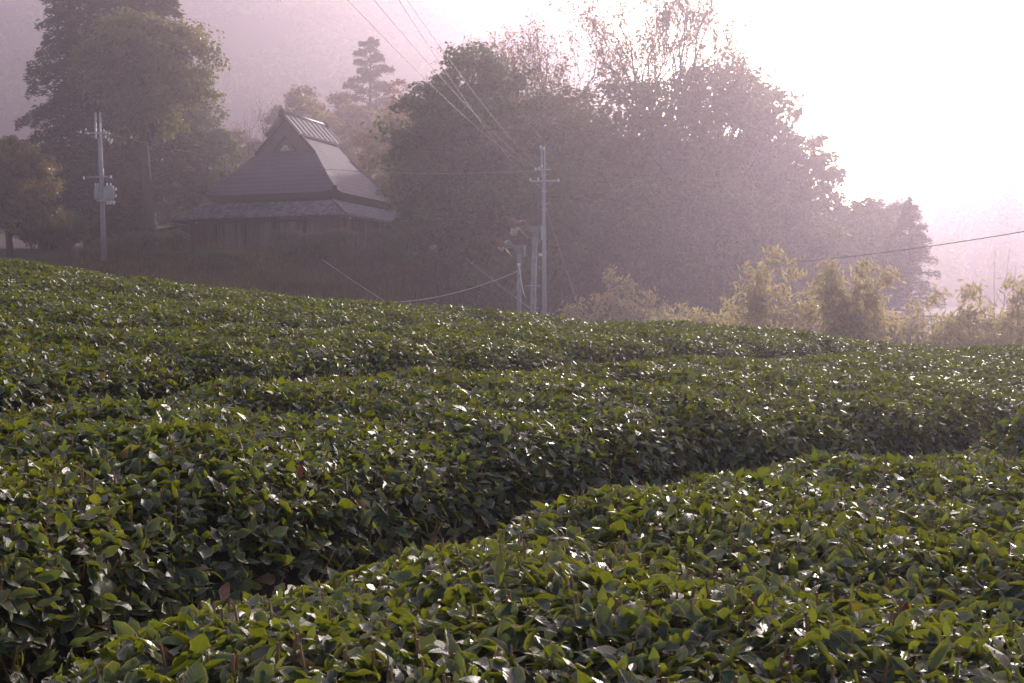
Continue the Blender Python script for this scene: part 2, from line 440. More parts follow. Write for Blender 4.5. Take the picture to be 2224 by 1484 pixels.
def row_surface(k, y, ph):
    """point on the outside of row k; ph 0..pi runs from the right foot over the top to the left foot"""
    xr = EDGES[k](y)-(np.interp(y, [2.5, 4, 6, 8], [.58, .78, 1.15, 1.4]) if k == 1 else GAP[k] if k else .1)
    xl = EDGES[k+1](y)-(.36 if k == 0 else .22)
    mid = (xl+xr)/2; w = (xr-xl)/2
    c, s = np.cos(ph), np.sin(ph)
    q = np.sign(c)*np.abs(c)**.34
    h = np.abs(s)**.34
    x = mid+q*w
    lump = .035*np.sin(x*3.1+y*1.7+k)*np.sin(y*2.3-x*1.1)+.018*np.sin(x*7.3+y*5.1)
    lat = 1-.03*q*q
    top = hedge_top(x, y)+lump*np.clip(h, 0, 1)
    if k == 0:
        top = top+.025
    if k == 0:                   # taller growth at the right-hand end of the front row
        top = top+.27*np.exp(-((x-2.45)**2+(y-6.15)**2)/.11)
    g = hedge_top(x, y)-HEDGE_H
    z = g+(top-g)*h*lat+.03
    return x, y+0*x, z

def row_y_range(k):
    return [(.6, 8.6), (1.6, 16.6), (3.4, 17.2), (6.0, 17.2), (9.0, 17.2), (12.0, 17.2)][k]

LABELS = ['tea hedge row in front, its edge along the wide dark trench, taller at one end',
          'broad tea hedge row rising straight behind the wide dark trench',
          'tea hedge row behind the second, narrow trench, next after the broad row',
          'third tea hedge row back from the wide trench, beneath the field crest',
          'fourth tea hedge row back from the wide trench, close to the field crest',
          'last tea hedge row at the upper corner of the crest, facing the transformer pole']
def build_row(k):
    rg = np.random.RandomState(100+k)
    y0, y1 = row_y_range(k)
    ny = int((y1-y0)/.08); nphi = 70
    yy = np.linspace(y0, y1, ny); tt = np.linspace(0, 1, nphi)
    ph = math.pi*(.5-.5*np.cos(math.pi*tt))*.5+math.pi*tt*.5
    ph = np.clip(ph, .006, math.pi-.006)
    Yg, Pg = np.meshgrid(yy, ph, indexing='ij')
    X, Y, Z = row_surface(k, Yg, Pg)
    P = np.stack([X, Y, Z], -1)
    e1 = P[1:, :-1]-P[:-1, :-1]; e2 = P[:-1, 1:]-P[:-1, :-1]
    nrm = np.cross(e2, e1); area = np.linalg.norm(nrm, axis=-1)
    nrm = nrm/np.maximum(area, 1e-9)[..., None]
    nrm *= np.sign((nrm*np.stack([np.cos(Pg[:-1, :-1])*.6, 0*Pg[:-1, :-1], np.sin(Pg[:-1, :-1])], -1)).sum(-1))[..., None]
    C = P[:-1, :-1]+.5*e1+.5*e2
    dist = np.linalg.norm(C, axis=-1)
    a = C[..., 0]/np.maximum(C[..., 1], .3)
    vis = (np.abs(a) < .36+.10+.5/np.maximum(C[..., 1], .3))
    hfrac = (C[..., 2]-(hedge_top(C[..., 0], C[..., 1])-HEDGE_H))/HEDGE_H
    dens = np.interp(dist, [2, 4, 7, 10, 14, 18], [4300, 4000, 3200, 2300, 1700, 1300])
    side = np.interp(hfrac, [.1, .35, .6, .8, .93], [.03, .10, .28, .65, 1.0])
    toward = -(nrm*C).sum(-1)/dist
    dens = dens*side*vis*np.where((toward < -.1) & (hfrac < .8), .25, 1)
    cnt = rg.poisson(dens*area)
    idx = np.repeat(np.arange(cnt.size), cnt.ravel())
    n = len(idx)
    f1, f2 = rg.rand(n, 1), rg.rand(n, 1)
    pos = P[:-1, :-1].reshape(-1, 3)[idx]+e1.reshape(-1, 3)[idx]*f1+e2.reshape(-1, 3)[idx]*f2
    nn = nrm.reshape(-1, 3)[idx]; hf = hfrac.ravel()[idx]
    dd = np.linalg.norm(pos, axis=1)
    # growth axis of the shoot: mostly up, leaning outward on the sides
    stem = nn*.75+np.array([0, 0, .6])+rg.randn(n, 3)*.22
    stem /= np.linalg.norm(stem, axis=1)[:, None]
    az = rg.rand(n)*2*np.pi
    ref = np.where(np.abs(stem[:, 2:3]) < .8, np.array([[0, 0, 1.]]), np.array([[1., 0, 0]]))
    t1 = np.cross(stem, ref); t1 /= np.linalg.norm(t1, axis=1)[:, None]
    t2 = np.cross(stem, t1)
    tang = t1*np.cos(az)[:, None]+t2*np.sin(az)[:, None]
    young = rg.rand(n) < .13
    depth = rg.rand(n)**1.3*.075
    phi = np.radians(rg.normal(70, 17, n)+depth*250*rg.rand(n))
    phi = np.where(young, phi*.5, phi)
    d = stem*np.cos(phi)[:, None]+tang*np.sin(phi)[:, None]
    up = stem*np.sin(phi)[:, None]-tang*np.cos(phi)[:, None]
    roll = rg.normal(0, .38, n)
    bb = np.cross(up, d)
    up2 = up*np.cos(roll)[:, None]+bb*np.sin(roll)[:, None]
    b2 = np.cross(up2, d)
    L = np.clip(rg.normal(.051, .012, n), .022, .085)
    L = np.where(young, L*.55, L)
    depth = np.where(young, depth*.2, depth)
    org = pos-nn*depth[:, None]-d*(L*.35)[:, None]
    wid = np.clip(rg.normal(1.02, .18, n), .6, 1.5)
    R = np.stack([d*L[:, None], b2*(L*wid)[:, None], up2*L[:, None]], -1)     # columns
    rnd = rg.rand(n)**1.15*.84
    rnd = np.where(young, .80+.14*rg.rand(n), rnd)
    odd = rg.rand(n)
    rnd = np.where(odd < .0035, .985+.015*rg.rand(n), np.where(odd < .02, .93+.03*rg.rand(n), rnd))
    isy = rg.rand(n)
    var = rg.randint(0, 7, n)
    var = np.where((isy < .30) & (depth < .03) & (hf > .75), rg.randint(7, 10, n), var)

    root = thing('tea_hedge', LABELS[k], 'tea hedge', (0, 0, 0), 0, 'rows of clipped tea bushes')
    # the leaves that show largest are parts of their own
    px = org[:, 0]/np.maximum(org[:, 1], .1); pz = org[:, 2]/np.maximum(org[:, 1], .1)
    inframe = (np.abs(px) < .355) & (np.abs(pz) < .236) & (org[:, 1] > .5) & (depth < .025) & (L > .036)
    face = -(nn*pos).sum(1)/dd
    score = np.where(inframe & (face > .02), L/dd*(.4+face**.3), 0)
    pick = np.argsort(-score)[:300]
    pick = pick[score[pick] > 0]
    for j in pick:
        o = D.objects.new('leaf', FINE_MESH[var[j]])
        COL.objects.link(o); o.parent = root
        Mx = Matrix.Identity(4)
        for r_ in range(3):
            for c_ in range(3): Mx[r_][c_] = R[j, r_, c_]
            Mx[r_][3] = org[j, r_]
        o.matrix_local = Mx
    keep = np.ones(n, bool); keep[pick] = False
    Vs, Fs, As, Us = [], [], [], []; off = 0
    lim = 3.9
    for tpl, m in ((TPL_NEAR, dd < lim), (TPL_FAR, dd >= lim)):
        for v in range(10):
            sel = np.where(m & keep & (var == v))[0]
            if not len(sel): continue
            TV, TT, TU = tpl[v]
            if tpl is TPL_FAR:
                TV = TV.copy(); TV[1:4, 1] *= 1.25
            W_ = np.einsum('nij,kj->nki', R[sel], TV)+org[sel][:, None]
            nv = len(TV)
            Vs.append(W_.reshape(-1, 3))
            Fs.append((TT[None]+(np.arange(len(sel))*nv)[:, None, None]+off).reshape(-1, 3))
            As.append(np.repeat(rnd[sel], nv)); Us.append(np.tile(TU, (len(sel), 1)))
            off += nv*len(sel)
    me = np_mesh('foliage', np.concatenate(Vs), Fs, M['tea'], {'rnd': np.concatenate(As)}, np.concatenate(Us))
    o = link('foliage', me, root); tag(o, kind='stuff')
    # dark shell inside, standing in for twigs and the shade among them
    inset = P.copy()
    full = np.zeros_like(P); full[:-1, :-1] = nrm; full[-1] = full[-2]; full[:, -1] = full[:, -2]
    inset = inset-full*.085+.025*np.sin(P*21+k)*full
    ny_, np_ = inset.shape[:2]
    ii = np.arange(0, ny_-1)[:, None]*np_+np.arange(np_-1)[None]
    link('twig_shade_core', np_mesh('twig_shade_core', inset.reshape(-1, 3), [np.stack([ii, ii+1, ii+np_+1, ii+np_], -1).reshape(-1, 4)], M['core']), root)
    # cut shoots standing on the plucking table and stems down the sides
    mb = MB(); mc = MB()
    cand = np.where((hf > .82) & (dd < 9) & (rg.rand(n) < .045))[0]
    for j in rg.permutation(cand)[:3000]:
        s = stem[j]+np.array([rg.randn()*.12, rg.randn()*.12, .5]); s /= np.linalg.norm(s)
        ln = .012+.030*rg.rand()
        a_ = pos[j]-nn[j]*.035; b_ = a_+s*(ln+.02)
        rr = .0016+.0012*rg.rand()
        mb.tube([a_, b_], [rr*1.15, rr], 5, True)
    if k < 3:
        for yv in np.arange(max(y0, 1.2), min(y1, 9.5), .075 if k < 2 else .14):
            for phs in (.02, math.pi-.02):
                if phs < 1 and k == 0: continue
                q0 = rg.uniform(0, .02)
                pts = []
                j1, j2 = rg.randn()*.06, rg.randn()*.12
                for tq, pp in ((0, phs), (.4, phs+(.12 if phs < 1 else -.12)), (1, phs+(.42 if phs < 1 else -.42))):
                    x_, y_, z_ = row_surface(k, np.float64(yv+j2*tq), np.float64(abs(pp)))
                    inn = .05+.05*(1-tq)
                    pts.append((float(x_)+(-inn if phs < 1 else inn)+j1*tq, float(y_), float(z_)))
                if rg.rand() < .8:
                    mb.tube(pts, [.006+.004*rg.rand(), .005, .0025], 5, False)
                    if rg.rand() < .6:
                        m_ = pts[1]; e_ = (pts[2][0]+rg.randn()*.03, pts[2][1]+rg.choice([-1, 1])*.12, pts[2][2])
                        mb.tube([m_, e_], [.004, .002], 4, False)
    if mb.v:
        o = mb.build('twig_stubs', M['twig'], root); tag(o, kind='stuff')
    return n
TEA_N = [build_row(k) for k in range(6)]
print('tea leaves', TEA_N)

# ------------------------------------------------------------------ leaf clouds and trees
def cards(pts, size, rg, out=None, outw=.6, aspect=.5, hang=0.0, dirs=None):
    """leaf-sized diamonds at pts; returns V, quads, rnd"""
    n = len(pts)
    nr = rg.randn(n, 3)
    if out is not None: nr = nr*.5+out*outw*1.9
    nr[:, 2] += .35
    nr /= np.linalg.norm(nr, axis=1)[:, None]
    d = rg.randn(n, 3) if dirs is None else dirs+rg.randn(n, 3)*.35
    d[:, 2] -= hang
    d -= nr*(d*nr).sum(1)[:, None]
    d /= np.maximum(np.linalg.norm(d, axis=1), 1e-6)[:, None]
    b = np.cross(nr, d)
    s = (size*(.65+.7*rg.rand(n)))[:, None]
    p0 = pts-d*s*.5; p2 = pts+d*s*.5-nr*s*.08
    p1 = pts+b*s*aspect*.5+nr*s*.06; p3 = pts-b*s*aspect*.5+nr*s*.06
    V = np.stack([p0, p1, p2, p3], 1).reshape(-1, 3)
    Q = np.arange(4*n).reshape(-1, 4)
    return V, Q, np.repeat(rg.rand(n), 4)
def crown_mesh(name, parts, mat):
    V = np.concatenate([p[0] for p in parts]); off = 0; Qs = []
    for p in parts: Qs.append(p[1]+off); off += len(p[0])
    return np_mesh(name, V, [np.concatenate(Qs)], mat, {'rnd': np.clip(np.concatenate([p[2] for p in parts]), 0, 1)}, smooth=False)
def unit(rg, n):
    v = rg.randn(n, 3); return v/np.linalg.norm(v, axis=1)[:, None]
def lump_cloud(rg, c, r, nsub, per, size, squash=.8, tint=0.):
    """one leafy lobe made of sub-clumps on its shell"""
    dirs = unit(rg, nsub); dirs[:, 2] = np.where(dirs[:, 2] < -.55, -dirs[:, 2], dirs[:, 2])
    sc = c+dirs*r*np.array([1, 1, squash])*(.55+.5*rg.rand(nsub, 1)**.6)
    rr = r*(.20+.20*rg.rand(nsub, 1))
    ct = rg.randn(nsub)*.14+tint
    idx = np.repeat(np.arange(nsub), per); n = len(idx)
    off = unit(rg, n)*rg.rand(n, 1)**.5
    pts = sc[idx]+off*rr[idx]*np.array([1, 1, .75])
    V, Q, a = cards(pts, size, rg, out=off*.5+dirs[idx]*.6, outw=.6, aspect=.55)
    a = np.clip(a*.22+.38+np.repeat(ct[idx]*1.5+.16*off[:, 2], 4), 0, 1)  # clump tops lighter: light and dark of the clumps put into leaf colour
    return V, Q, a
def curve3(a, b, bend, rg, n=5):
    a = np.array(a, float); b = np.array(b, float); L = np.linalg.norm(b-a)
    m = (a+b)/2+np.array([rg.randn()*bend, rg.randn()*bend, abs(rg.randn())*bend*.6])*L
    ts = np.linspace(0, 1, n)[:, None]
    return ((1-ts)**2*a+2*ts*(1-ts)*m+ts**2*b)
def broadleaf(H, R, base, lobes, seed, mat, size=.2, per=42, nsub=22, trunk_r=.28, bark='bark', flat=1.0, lean=0.0):
    size = size*1.5; lobes = lobes+5; nsub = nsub+3; R = R*1.12; per = int(per*.95)
    """meshes (trunk, crown) of a broad-crowned tree, foot at the origin"""
    rg = np.random.RandomState(seed)
    mb = MB(); ch = H-base
    tp = [(0, 0, -.6), (rg.randn()*.1, rg.randn()*.1, H*.2), (lean*.5+rg.randn()*.25, rg.randn()*.25, H*.5), (lean+rg.randn()*.3, rg.randn()*.3, H*.82)]
    mb.tube(tp, [trunk_r*1.3, trunk_r, trunk_r*.7, trunk_r*.2], 8)
    parts = []
    for i in range(lobes):
        f = (i+.5)/lobes
        zc = base+ch*(.14+.72*f)+rg.randn()*.03*H
        prof = math.sin(math.pi*min(.97, .18+.80*(1-f)**.8))**.75
        ang = i*2.39996+rg.rand()*.8
        rad = R*prof*(.42+.30*rg.rand())
        r = R*(.40+.16*rg.rand())*(.75+.35*prof)
        if i == lobes-1: rad = R*.1; zc = H-r*.8
        c = np.array([lean*(zc/H)+math.cos(ang)*rad, math.sin(ang)*rad, min(zc, H-r*.75)])
        parts.append(lump_cloud(rg, c, r, nsub, per, size, .8*flat, tint=rg.randn()*.17-.05+.10*f))  # per-lobe tint paints lit and shaded lobes, lighter towards the top
        zs = max(H*.15, c[2]-rad*.9-.8)
        t = min(.82, zs/H); k = 0 if t < .2 else (1 if t < .5 else 2)
        a = np.array([lean*t, 0, zs])
        cv = curve3(a, c+np.array([0, 0, r*.3]), .12, rg)
        rr = trunk_r*.42*(1-.5*f)
        mb.tube(cv, np.linspace(rr, rr*.15, 5), 5, False)
        for _ in range(4):
            e = c+unit(rg, 1)[0]*r*.9
            mb.tube(curve3(cv[3], e, .12, rg, 4), np.linspace(rr*.35, .012, 4), 4, False)
    return mb, crown_mesh('crown', parts, mat)
def conifer(H, R, base, seed, mat, nb=110, per=110, size=.28, droop=.25, trunk_r=.35, shape=.75, jitter=.35):
    rg = np.random.RandomState(seed); mb = MB(); parts = []
    mb.tube([(0, 0, -.6), (0, 0, H*.3), (rg.randn()*.15, rg.randn()*.15, H*.65), (0, 0, H)], [trunk_r*1.25, trunk_r, trunk_r*.6, .03], 8)
    for i in range(nb):
        f = (i+rg.rand())/nb
        z = base+(H-base)*f
        ln = R*((1-f)**shape*.97+.015)*(1-jitter*rg.rand())
        if f < .12: ln *= .6+.4*f/.12
        ang = i*2.39996+rg.randn()*.3
        d = np.array([math.cos(ang), math.sin(ang), 0])
        rise = .12+.35*f
        ts = np.linspace(0, 1, 5)[:, None]
        br = np.array([0, 0, z])+d*ts*ln+np.array([0, 0, 1])*(ts*ln*rise-ts**2*ln*(droop+rise*.4))
        mb.tube(br, np.linspace(.05+.05*(1-f), .012, 5), 4, False)
        m = int(per*(.4+.6*ln/R))
        t = .25+.78*rg.rand(m)**.8
        p = np.stack([np.interp(t, ts[:, 0], br[:, c]) for c in range(3)], 1)
        wd = ln*.22*(1.15-t)+.16*min(1, ln)
        perp = np.array([-d[1], d[0], 0])
        lat = rg.randn(m)
        off = perp*(lat*wd*.8)[:, None]+np.array([0, 0, 1])*((rg.randn(m)*.16-np.abs(lat)*.10-.05)*(.6*min(1, ln+.2)+ln*.12))[:, None]
        dirs = d[None]*.8+perp*(lat*.6)[:, None]
        V, Q, a = cards(p+off, size, rg, out=np.tile([0, 0, 1.], (m, 1)), outw=.4, aspect=.38, hang=.4, dirs=dirs)
        parts.append((V, Q, np.clip(a*.6+.2*rg.randn()+.2, 0, 1)))
    return mb, crown_mesh('crown', parts, mat)
def bare_tree(H, spread, seed, mat, leaf_n=2600, trunk_r=.32, leaf_size=.20, levels=5, stems=1):
    """winter tree: fine rising branchwork with a few leaves left"""
    rg = np.random.RandomState(seed); mb = MB(); tips = []
    def grow(p, d, ln, r, lv):
        n = 4; pts = [p]; dd = d.copy(); q = p.copy()
        for _ in range(n-1):
            dd = dd+rg.randn(3)*.13+np.array([0, 0, .05]); dd /= np.linalg.norm(dd)
            q = q+dd*ln/(n-1); pts.append(q.copy())
        mb.tube(pts, np.linspace(r, r*.62, n), 6 if lv > 2 else (4 if lv > 1 else 3), False)
        if lv <= 2: tips.append((pts, lv))
        if lv == 0: return
        k = 3 if lv > 1 else 3
        for i in range(k):
            sp = spread*(.55+.6*rg.rand())
            v = rg.randn(3); v -= dd*v.dot(dd); v /= np.linalg.norm(v)
            nd = dd*math.cos(sp)+v*math.sin(sp); nd[2] += .10; nd /= np.linalg.norm(nd)
            st = pts[-1] if i < 2 else pts[2]
            grow(st.copy(), nd, ln*(.66+.16*rg.rand()), max(.010, r*.56), lv-1)
    for s in range(stems):
        d0 = np.array([rg.randn()*.10, rg.randn()*.10, 1.]); d0 /= np.linalg.norm(d0)
        grow(np.array([s*.5, 0, -.5]), d0, H*.34, trunk_r, levels)
    P = []
    for _ in range(leaf_n):
        pts, lv = tips[rg.randint(len(tips))]
        i = rg.randint(1, len(pts)); P.append(pts[i]+rg.randn(3)*.16)
    P = np.array(P)
    return mb, crown_mesh('crown', [cards(P, leaf_size, rg, aspect=.6, hang=.3)], mat)

def put_tree(name, label, cat, mb_crown, px, y, bark='bark', rz=0., scale=1., group=None, sink=0., x=None):
    mb, cr = mb_crown
    xx = (px-1112)/F*y if x is None else x
    root = thing(name, label, cat, (xx, y, gz(xx, y)-sink), rz, group)
    root.scale = (scale,)*3
    mb.build('trunk', M[bark], root, smooth=True)
    link('crown', cr, root)
    return root
def copy_tree(root, label, px, y, rz, scale, zs=1.0):
    x = (px-1112)/F*y
    r = root.copy(); COL.objects.link(r); r.location = (x, y, gz(x, y)); r.rotation_euler = (0, 0, rz)
    r.scale = (scale, scale, scale*zs); r['label'] = label
    for ch in root.children:
        c = ch.copy(); COL.objects.link(c); c.parent = r
    return r
def top_h(px, py, y):            # height above ground of a treetop seen at that pixel
    x = (px-1112)/F*y
    return (742-py)/F*y-gz(x, y)

G_WOOD = 'trees of the wood beside the farmhouse'
# -- the wood on the right
def wood():
    global e1
    bl = broadleaf
    e1 = put_tree('evergreen_tree', 'tall dark evergreen tree with a pointed top at the farmhouse end of the wood', 'tree',
                  bl(top_h(1020, 100, 80), 4.0, 1.0, 17, 11, M['dark_leaf'], .20, 44, 24, .34), 1025, 80, group=G_WOOD)
    put_tree('evergreen_tree', 'rounded dark evergreen tree overlapping the farmhouse roof corner', 'tree',
             bl(top_h(962, 205, 82), 3.0, .6, 14, 12, M['dark_leaf'], .20, 44, 24, .3), 962, 82, group=G_WOOD)
    put_tree('evergreen_tree', 'low dark evergreen tree right behind the frost fans and the thin pole', 'tree',
             bl(top_h(1165, 350, 77), 4.4, .2, 13, 13, M['dark_leaf'], .20, 48, 24, .3), 1165, 77, group=G_WOOD)
    put_tree('bare_tree', 'tallest tree of the wood, half bare with fine rising branches', 'tree',
             bare_tree(top_h(1300, -60, 90)*.98, .54, 21, M['gold_leaf'], 13000, .40, .17, 6), 1300, 90, 'bark_pale', group=G_WOOD)
    put_tree('bare_tree', 'thin twiggy tree with many upright stems between evergreen and tallest tree', 'tree',
             bare_tree(top_h(1120, 85, 90), .36, 22, M['gold_leaf'], 6000, .2, .18, 5, 3), 1120, 90, 'bark_pale', group=G_WOOD)
    put_tree('broadleaf_tree', 'large broad tree at the middle of the wood under the tallest bare branches', 'tree',
             bl(top_h(1385, 165, 86), 6.0, 1.5, 18, 14, M['mid_leaf'], .22, 44, 24, .4), 1385, 86, group=G_WOOD)
    put_tree('broadleaf_tree', 'leafy tree closing the gap between the pointed evergreen and the large middle tree', 'tree',
             bl(top_h(1215, 190, 88), 4.4, 1.2, 14, 24, M['mid_leaf'], .21, 42, 22, .3), 1215, 88, group=G_WOOD)
    put_tree('broadleaf_tree', 'tall rounded tree beside the tallest bare tree, towards the open sky', 'tree',
             bl(top_h(1560, 120, 90), 4.8, 1.5, 16, 15, M['mid_leaf'], .22, 44, 24, .38), 1560, 90, group=G_WOOD)
    put_tree('broadleaf_tree', 'tree with a stepped outline on the sunny shoulder of the wood', 'tree',
             bl(top_h(1660, 195, 92), 3.9, 1.2, 14, 16, M['mid_leaf'], .22, 44, 22, .34), 1660, 92, group=G_WOOD)
    put_tree('broadleaf_tree', 'narrow tree with a knob of foliage jutting from the wood edge', 'tree',
             bl(top_h(1755, 290, 94), 2.6, 1.0, 12, 17, M['mid_leaf'], .20, 44, 20, .28), 1755, 94, group=G_WOOD)
    f1 = put_tree('broadleaf_tree', 'lower leafy tree on the near side of the wood beyond the thin bare sapling', 'tree',
             bl(top_h(1330, 400, 79), 4.6, .1, 13, 18, M['dark_leaf'], .21, 46, 22, .3), 1330, 79, group=G_WOOD)
    copy_tree(f1, 'dark leafy tree on the near side of the wood above the tall bamboo plume', 1500, 80, 2.1, 1.02)
    copy_tree(f1, 'leafy tree at the foot of the stepped tree on the wood edge', 1640, 83, 4.0, .98)
    copy_tree(f1, 'smaller leafy tree filling the wood edge below the jutting foliage knob', 1745, 86, 1.2, .80)
    copy_tree(f1, 'leafy tree at the wood edge sloping down to the two small round trees', 1800, 90, 5.2, .82, 1.05)
    s1 = put_tree('broadleaf_tree', 'first small round tree stepping down from the wood towards the conifer', 'tree',
             bl(top_h(1858, 425, 95), 2.9, .3, 11, 19, M['mid_leaf'], .20, 40, 20, .22), 1858, 95, group=G_WOOD)
    copy_tree(s1, 'second small round tree right beside the lone conifer', 1912, 97, 2.5, .95)
    put_tree('conifer_tree', 'lone pointed conifer standing last at the sunny end of the wood', 'tree',
             conifer(top_h(1975, 430, 88), 2.9, .6, 23, M['cedar'], 80, 150, .26, .12, .2, .70, .65), 1975, 88, group=G_WOOD)
    copy_tree(e1, 'evergreen added to cast shade deep in the wood, behind the pointed evergreen', 1055, 118, 2.7, 1.12)  # hidden deep crowns, added to shade the house roof and the haze
    copy_tree(e1, 'evergreen added to cast shade deep in the wood, behind the many upright stems', 1150, 132, .7, 1.25)
    copy_tree(f1, 'broad tree added to cast shade deep in the wood, behind the tallest bare tree', 1290, 116, 3.3, 1.75)
    copy_tree(f1, 'broad tree added to cast shade deep in the wood, behind the large middle tree', 1440, 112, 1.6, 1.6)
    copy_tree(f1, 'broad tree added to cast shade deep in the wood, behind the tall rounded tree', 1570, 110, 5.0, 1.5)
    copy_tree(e1, 'dark evergreen tree low behind the first evergreen, next to the farmhouse wall', 925, 90, 1.9, .55)
wood()
# -- trees on the left
def left_trees():
    g = 'trees beside the farmhouse on the transformer pole side'
    put_tree('cedar_tree', 'huge dark cedar behind the transformer pole, reaching out of the picture', 'tree',
             conifer(top_h(200, -130, 100), 6.3, 1.5, 31, M['cedar'], 240, 210, .42, .28, .55, .36, .30), 200, 100, group=g)
    put_tree('cedar_tree', 'second dark cedar close behind the round yellow-green tree', 'tree',
             conifer(top_h(310, -110, 104), 5.2, 5.5, 32, M['cedar'], 230, 200, .42, .28, .5, .36, .30), 310, 104, group=g)
    put_tree('broadleaf_tree', 'round yellow-green tree in front of the cedars by the farmhouse', 'tree',
             broadleaf(top_h(325, 45, 94), 4.1, 7.0, 17, 33, M['mid_leaf'], .20, 48, 24, .36), 325, 94, group=g)
    put_tree('broadleaf_tree', 'dense dark tree touching the end of the farmhouse roof', 'tree',
             broadleaf(top_h(430, 215, 116), 3.0, 3.2, 12, 34, M['dark_leaf'], .20, 44, 22, .3), 430, 116, group=g)
    b = put_tree('broadleaf_tree', 'yellow-green small tree at the edge of the field left of the cedars', 'tree',
             broadleaf(top_h(25, 305, 88), 3.0, .8, 12, 35, M['gold_leaf'], .18, 44, 22, .2), 25, 88, group=g)
    put_tree('leafy_bush', 'loose pale bush at the foot of the cedar beside the small yellow-green tree', 'bush',
             broadleaf(top_h(110, 455, 92), 2.1, .1, 9, 36, M['mid_leaf'], .16, 40, 20, .1), 110, 92, group=g)
    copy_tree(b, 'tree behind the pale bush, half hidden by the cedar branches', 90, 112, 2.2, 1.05)
left_trees()
copy_tree(e1, 'dark evergreen filling the space below the cedar branches behind the pole', 235, 112, 2.0, .68)
copy_tree(e1, 'dark evergreen behind the small yellow-green tree, under the cedar edge', 120, 108, 4.4, .62)
copy_tree(e1, 'dark evergreen behind the annex, between tree trunk and house', 388, 124, 5.6, .74)
# -- trees behind the house
def back_trees():
    g = 'trees fading in the mist behind the farmhouse'
    put_tree('pine_tree', 'tall layered pine fading into the mist behind the farmhouse ridge', 'tree',
             conifer(top_h(805, 85, 168), 7.6, 1.5, 41, M['pine'], 84, 300, .50, .06, .35, .50, .5), 805, 168, group=g)
    put_tree('maple_tree', 'small reddish maple glowing beneath the misty pine', 'tree',
             broadleaf(top_h(868, 175, 138), 2.4, 4.5, 5, 42, M['red_fol'], .22, 22, 14, .14), 868, 138, group=g)
    a = put_tree('broadleaf_tree', 'pale misty tree behind the farmhouse gable', 'tree',
             broadleaf(top_h(655, 190, 150), 4.2, 1.0, 12, 43, M['gold_leaf'], .26, 36, 20, .22), 655, 150, group=g)
    copy_tree(a, 'pale misty tree between the farmhouse ridge and the layered pine', 742, 158, 2.0, 1.0)
    copy_tree(a, 'misty tree behind the far slope of the farmhouse roof', 850, 128, 4.1, .78)
    put_tree('bare_tree', 'bare branching tree between the dark tree and farmhouse gable', 'tree',
             bare_tree(top_h(535, 195, 128), .55, 44, M['gold_leaf'], 120, .2, .16, 5), 535, 128, group=g)
    copy_tree(a, 'low misty tree behind the bare branching tree', 520, 146, 1.1, .72)
    copy_tree(a, 'misty tree showing between the cedars and farmhouse roof edge', 480, 134, 3.0, .72)
back_trees()

# -- far wooded hillside: reads as one mass
def hill_forest():
    rg = np.random.RandomState(7)
    parts = []
    n = 0
    while n < 1150:
        y = 170+(rg.rand()**.8)*390; a = rg.uniform(-.55, .55); x = a*y
        if .06 < a < .2 and y < 260: continue
        if a >= .2 and y < 160: continue
        if .08 < a < .2 or (a < .08 and y < 185): continue
        z = gz(x, y); r = rg.uniform(2.6, 5.0)*max(1, y/330); h = rg.uniform(7, 12)*max(1, y/400)
        m = 110 if y < 270 else 50
        o = unit(rg, m); o[:, 2] = np.abs(o[:, 2])
        p = np.array([x, y, z])+o*np.array([r, r, h])*(.7+.3*rg.rand(m, 1))
        V, Q, av = cards(p, 1.3 if y < 270 else 2.2*max(1, y/360), rg, out=o, outw=.9, aspect=.7)
        parts.append((V, Q, np.clip(av*.4+.3+.25*rg.randn(), 0, 1))); n += 1
    o = link('hill_forest', crown_mesh('hill_forest', parts, M['mid_leaf']))
    tag(o, 'dim wooded hillside fading into pale mist behind the farmhouse', 'forest', kind='stuff')
hill_forest()

